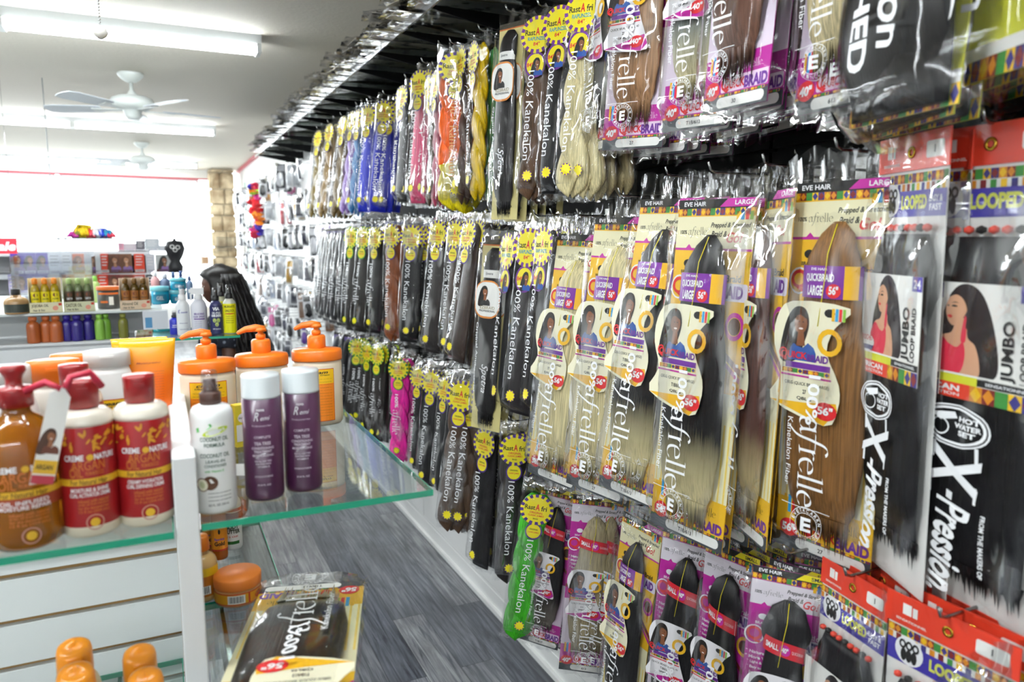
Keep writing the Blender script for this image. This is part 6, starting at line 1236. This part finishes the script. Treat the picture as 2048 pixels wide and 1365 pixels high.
V = [(S(0, 0, .86), (.15*k, .11*k)), (S(0, 0, 1.02), (.125*k, .10*k)), (S(.0, 0, 1.18), (.145*k, .11*k)), (S(0, 0, 1.28), (.12*k, .10*k)), (S(-.01, 0, 1.36), .052*k), (S(-.02, 0, 1.42), .055*k),
     (S(0, .13, 1.27), .055*k), (S(-.05, .19, 1.02), .042*k), (S(-.13, .17, .84), .033*k), (S(-.17, .15, .80), .024*k),
     (S(0, -.13, 1.27), .055*k), (S(.0, -.19, 1.02), .042*k), (S(-.11, -.18, .84), .033*k), (S(-.14, -.16, .80), .024*k),
     (S(0, .09, .74), .085*k), (S(0, .09, .46), .06*k), (S(.01, .09, .10), .038*k), (S(-.12, .09, .035), .032*k),
     (S(0, -.09, .74), .085*k), (S(.02, -.09, .46), .06*k), (S(.04, -.09, .10), .038*k), (S(-.09, -.09, .035), .032*k)]
E = [(0, 1), (1, 2), (2, 3), (3, 4), (4, 5), (3, 6), (6, 7), (7, 8), (8, 9), (3, 10), (10, 11), (11, 12), (12, 13), (0, 14), (14, 15), (15, 16), (16, 17), (0, 18), (18, 19), (19, 20), (20, 21)]
n0 = len(V)
for side, wx, wy, wz, base in ((1, -.17, .15, .80, 9), (-1, -.14, -.16, .80, 13)):
    V.append((S(wx-.02, wy, wz-.045), .026*k)); pm = len(V)-1; E.append((base, pm))
    for j, (dy, ln) in enumerate(((-.028, .066), (-.009, .074), (.010, .070), (.028, .056))):
        V.append((S(wx-.028, wy+dy, wz-.085), .0095*k)); a = len(V)-1; E.append((pm, a)); V.append((S(wx-.034, wy+dy*1.05, wz-.085-ln*.5), .0085*k)); V.append((S(wx-.026, wy+dy*1.05, wz-.085-ln*.9), .0072*k)); E += [(a, a+1), (a+1, a+2)]
    V.append((S(wx-.035, wy-side*.036, wz-.055), .0105*k)); a = len(V)-1; E.append((pm, a)); V.append((S(wx-.045, wy-side*.046, wz-.09), .009*k)); E.append((a, a+1))
body = skinned('body', V, E, 0, SKIN, W_)
# head with a face in profile
def headmesh():
    mb = MB(); cx, cz = -.03, 1.50; Rr = []
    for j in range(25):
        t = j/24; z = cz-.115+.225*t; ph = math.acos(max(-1, min(1, (z-cz+.0025)/.1135))); s_ = math.sin(ph); ring = []
        for i in range(28):
            a = 2*math.pi*i/28; x = math.cos(a); y = math.sin(a); rx = .095*s_; ry = .073*s_*(1 if z > cz-.04 else .85)
            fx = 0
            if x < -.75:      # the face side
                m_ = (-x-.75)/.25; dz = z-cz
                fx = -m_*(.020*math.exp(-((dz+.018)/.016)**2) + .007*math.exp(-((dz+.052)/.012)**2) + .012*math.exp(-((dz+.09)/.018)**2) + .005*math.exp(-((dz-.02)/.015)**2) - .006*math.exp(-((dz-.004)/.010)**2))
            ring.append(Vector(S(cx+rx*x+fx*s_*1.0, ry*y, z)))
        Rr.append(ring)
    mb.rings(Rr, SKIN); return mb
hd = headmesh(); 
for sy_ in (-1, 1):
    hd.lathe([(.001, -.006), (.009, 0), (.001, .006)], mat('#f0ece8', .3), 10, c=S(-.112, .028*sy_, 1.503), sx=.5); hd.lathe([(.001, -.004), (.0045, 0), (.001, .004)], INK, 8, c=S(-.1165, .028*sy_, 1.503), sx=.5); hd.lathe([(.001, -.024), (.012, -.012), (.016, .006), (.008, .022), (.001, .026)], SKIN, 10, c=S(-.02, .072*sy_, 1.49), sy=.35)
hd.lathe([(.001, -.005), (.016, 0), (.001, .005)], mat('#7a3a3a', .5), 12, c=S(-.118, 0, 1.446), sx=.4)
hd.build('head', W_)
# dress
mb = MB(); Rr = []
dm = bpy.data.materials.new('patterned_cloth'); dm.use_nodes = True; nt, N, L_ = nodes(dm); tc = N.new('ShaderNodeTexCoord'); vo = N.new('ShaderNodeTexVoronoi'); vo.inputs['Scale'].default_value = 34; L_.new(tc.outputs['Object'], vo.inputs[0]); cr = N.new('ShaderNodeValToRGB'); cr.color_ramp.interpolation = 'CONSTANT'; cr.color_ramp.elements[0].color = (*lin('#8a93a4'), 1); cr.color_ramp.elements[1].position = .28; cr.color_ramp.elements[1].color = (*lin('#1e2230'), 1); L_.new(vo.outputs[0], cr.inputs[0]); L_.new(cr.outputs[0], N['Principled BSDF'].inputs['Base Color']); N['Principled BSDF'].inputs['Roughness'].default_value = .8
for z, a, b in ((.42, .24, .22), (.60, .225, .21), (.80, .205, .175), (.90, .19, .16), (1.02, .155, .135), (1.15, .165, .15), (1.24, .15, .165), (1.31, .10, .14), (1.335, .07, .085)):
    Rr.append([Vector(S(a*math.cos(t)+.005*math.sin(9*t)*(1 if z < .9 else .3), b*math.sin(t), z+.004*math.sin(5*t))) for t in [2*math.pi*i/32 for i in range(32)]])
mb.rings(Rr, dm, cap=False)
for sg in (1, -1): mb.tube([S(0, .11*sg, 1.27), S(-.0, .15*sg, 1.23), S(-.01, .175*sg, 1.14)], [.062*k, .062*k, .056*k], dm, 14)
mb.build('dress', W_)
MB().tube([S(-.118, .09, .03), S(-.06, .09, .03), S(.03, .09, .03)], [.036*k, .042*k, .038*k], INK, 12).build('shoe', W_); MB().tube([S(-.088, -.09, .03), S(-.03, -.09, .03), S(.06, -.09, .03)], [.036*k, .042*k, .038*k], INK, 12).build('shoe', W_)
# hair: long wavy locks falling over the shoulders and back
mb = MB(); HM = hairmat('#100c0c'); rh = random.Random(8)
Rr = []
for j in range(20):
    t = j/19; z = 1.638-.63*t
    if t < .2: e_ = math.sqrt(max(.01, 1-(1-min(1, t/.17))**2)); a = .128*e_; b = .112*e_; cx = -.022
    else: a = .128+.06*math.sin((t-.2)*2.6); b = .112+.085*math.sin((t-.2)*2.6); cx = -.022+.16*(t-.2)
    ring = []
    for i in range(44):
        th = 2*math.pi*i/44; x = a*math.cos(th)*(1+.015*math.sin(11*th+5*t*6)); y = b*math.sin(th)*(1+.015*math.sin(9*th+t*22))
        if math.cos(th) < -.55 and t > .13:       # open at the face and the front
            x = max(x, -.075+.06*t)
        ring.append(Vector(S(cx+x+.008*math.sin(t*26+th*2), y, z)))
    Rr.append(ring)
mb.rings(Rr, HM)
for i in range(120):
    th = rh.uniform(-2.1, 2.1); x0 = .10*math.cos(th); y0 = .095*math.sin(th); L2 = rh.uniform(.55, .78); ph = rh.uniform(0, 6); pts = []
    for j in range(12):
        t = j/11; wv = .010*math.sin(t*19+ph)*(.3+t)
        pts.append(S(-.0+x0*(1+.75*t)+.12*t+wv, y0*(1+1.05*math.sin(t*2.0))+wv, 1.575-L2*t))
    mb.tube(pts, [.008*k]+[.013*k]*9+[.009*k, .003*k], HM, 5)
mb.build('hair', W_)
# ================================================================== small accessory packets on the far stretch of the wall
def packet(c1, c2, W, H, sd, nm):
    r = thing('accessory_packet', 'x', 'packet'); mb = MB(); rnd = random.Random(sd)
    mb.box((-W/2, -.002, -H), (W/2, 0, 0), mat(c1, .35)); mb.box((-W*.42, -.0022, -H*.28), (W*.42, -.002, -H*.04), mat(c2, .4)); mb.build('backing_card', r)
    mb = MB(); k = sd % 3
    if k == 0:
        for i in range(3): mb.tube([((i-1)*W*.27, -.012, -H*.35), ((i-1)*W*.25, -.013, -H*.6), ((i-1)*W*.27, -.010, -H*.92)], [.006, .009, .005], mat(c2, .3), 8)
    elif k == 1: mb.lathe([(W*.05, -H*.95), (W*.35, -H*.85), (W*.38, -H*.6), (W*.25, -H*.4), (W*.05, -H*.35)], mat(c2, .3), 12, c=(0, -.014, 0), sy=.35)
    else:
        mb.box((-W*.34, -.020, -H*.93), (W*.34, -.003, -H*.36), mat(c2, .3))
    mb.build('contents', r)
    mb = MB(); n = 6; G = {}
    def f(u, v):
        q = (round(u*n), round(v*n))
        if q not in G: e = (math.sin(math.pi*u)*math.sin(math.pi*v))**.4 if 0 < u < 1 and 0 < v < 1 else 0; G[q] = Vector((W*1.1*(u-.5), -.003-.024*e-rnd.uniform(0, .003), -H*1.04+H*1.08*v))
        return G[q]
    mb.surf(f, n, n, filmmat('film4', .30, .2, .8, (.97, .97, .98))); mb.build('plastic_bag', r); return r
cols = [('#f2f3f5', '#1c2140', 'navy'), ('#f2f3f5', '#17171a', 'black'), ('#eef0f4', '#b9c4d8', 'pale blue'), ('#f3f0f2', '#d03a4a', 'red'), ('#f4f4f4', '#6b3fa0', 'purple'), ('#f1f3ef', '#3f9a5a', 'green'), ('#f5f3ea', '#d9a82a', 'amber'), ('#f3f3f3', '#e86fae', 'pink'), ('#ececee', '#3c3a44', 'charcoal'), ('#f6f6f6', '#dfe2e6', 'clear white'), ('#23232a', '#d8d8dc', 'silver-on-black'), ('#f5f5f7', '#7a5a44', 'brown')]
PK = []
for i, (a, b, nm) in enumerate(cols): PK.append([packet(a, b, .075+.012*(i % 3), .17+.02*(i % 4), i, nm), False, nm])
rf = random.Random(21); rows = [2.26, 1.99, 1.72, 1.45, 1.18, .92, .66]; nf = 0
bands = ['highest pegs', 'second pegs down', 'third pegs down', 'pegs at head height', 'pegs at waist height', 'pegs at knee height', 'lowest pegs']
for ri, z in enumerate(rows):
    y = 5.35
    while y < 11.3:
        p = PK[rf.choice([0, 1, 1, 1, 1, 8, 8, 8, 10, 10, 10, 0, 0, 0, 2, 3, 4, 5, 6, 7, 9, 9, 11])]; X = WX-.10-rf.uniform(0, .12); m_ = rf.choice([1, 2, 2])
        for k in range(m_):
            o = p[0] if not p[1] else dup(p[0])
            p[1] = True; lab = 'small bagged %s packet on the %s of the far wall' % (p[2], bands[ri])
            tag(o, lab, 'packet', '%s packets on the %s' % (p[2], bands[ri]))
            o.location = (X+k*.05, y+rf.uniform(-.01, .01), z+rf.uniform(-.02, .02)); o.rotation_euler = (rf.uniform(-.05, .08), rf.uniform(-.06, .06), math.radians(-90+rf.uniform(10, 62))); nf += 1
        mb = MB(); mb.tube([(WX-.010, y, z+.002), (X-.03, y, z+.002), (X-.035, y, z+.012)], .0025, HOOKM, 5); tag(mb.build('small_peg_hook'), 'small metal peg hook on the far accessory wall', 'hook', 'small peg hooks on the far wall')
        y += .30+.02*ri*0+rf.uniform(-.01, .03)
# flower garland
mb = MB(); gp = onX(510, 368, .98); rg = random.Random(3)
gr = thing('flower_garland', 'red, yellow and purple silk flower garland hanging near the ceiling by the stone pillar', 'garland', gp)
pet = [mat(c, .5) for c in ('#e01f2c', '#f08a1c', '#f4d21c', '#3a2aa8', '#d0224a', '#9adf2a', '#c01f7a')]
for i in range(34):
    a = 2*math.pi*i/34; cx = .11*math.cos(a)*(.8 if i % 2 else 1); cz = -.28+.26*math.sin(a); M = Matrix.Translation((rg.uniform(-.04, .04), cx, cz))@Matrix.Rotation(rg.uniform(0, 3), 4, 'X')@Matrix.Rotation(rg.uniform(0, 3), 4, 'Z')
    mb = MB()
    for k in range(5):
        b = 2*math.pi*k/5; mb.lathe([(.004, -.004), (.022, -.002), (.026, .002), (.004, .006)], pet[(i*5//34+i//3) % 7], 7, c=(.022*math.cos(b), .022*math.sin(b), .0), M=M)
    mb.build('flower', gr)
MB().tube([(0, .09*math.cos(a), -.28+.25*math.sin(a)) for a in [2*math.pi*k/24 for k in range(25)]], .004, mat('#c9283a', .6), 6).build('cord', gr)
o = MB().tube([(WX-.01, gp.y, gp.z), (.97, gp.y, gp.z), (.965, gp.y, gp.z+.012)], .003, HOOKM, 6).build('garland_hook'); tag(o, 'metal hook holding the colourful flower garland', 'hook')
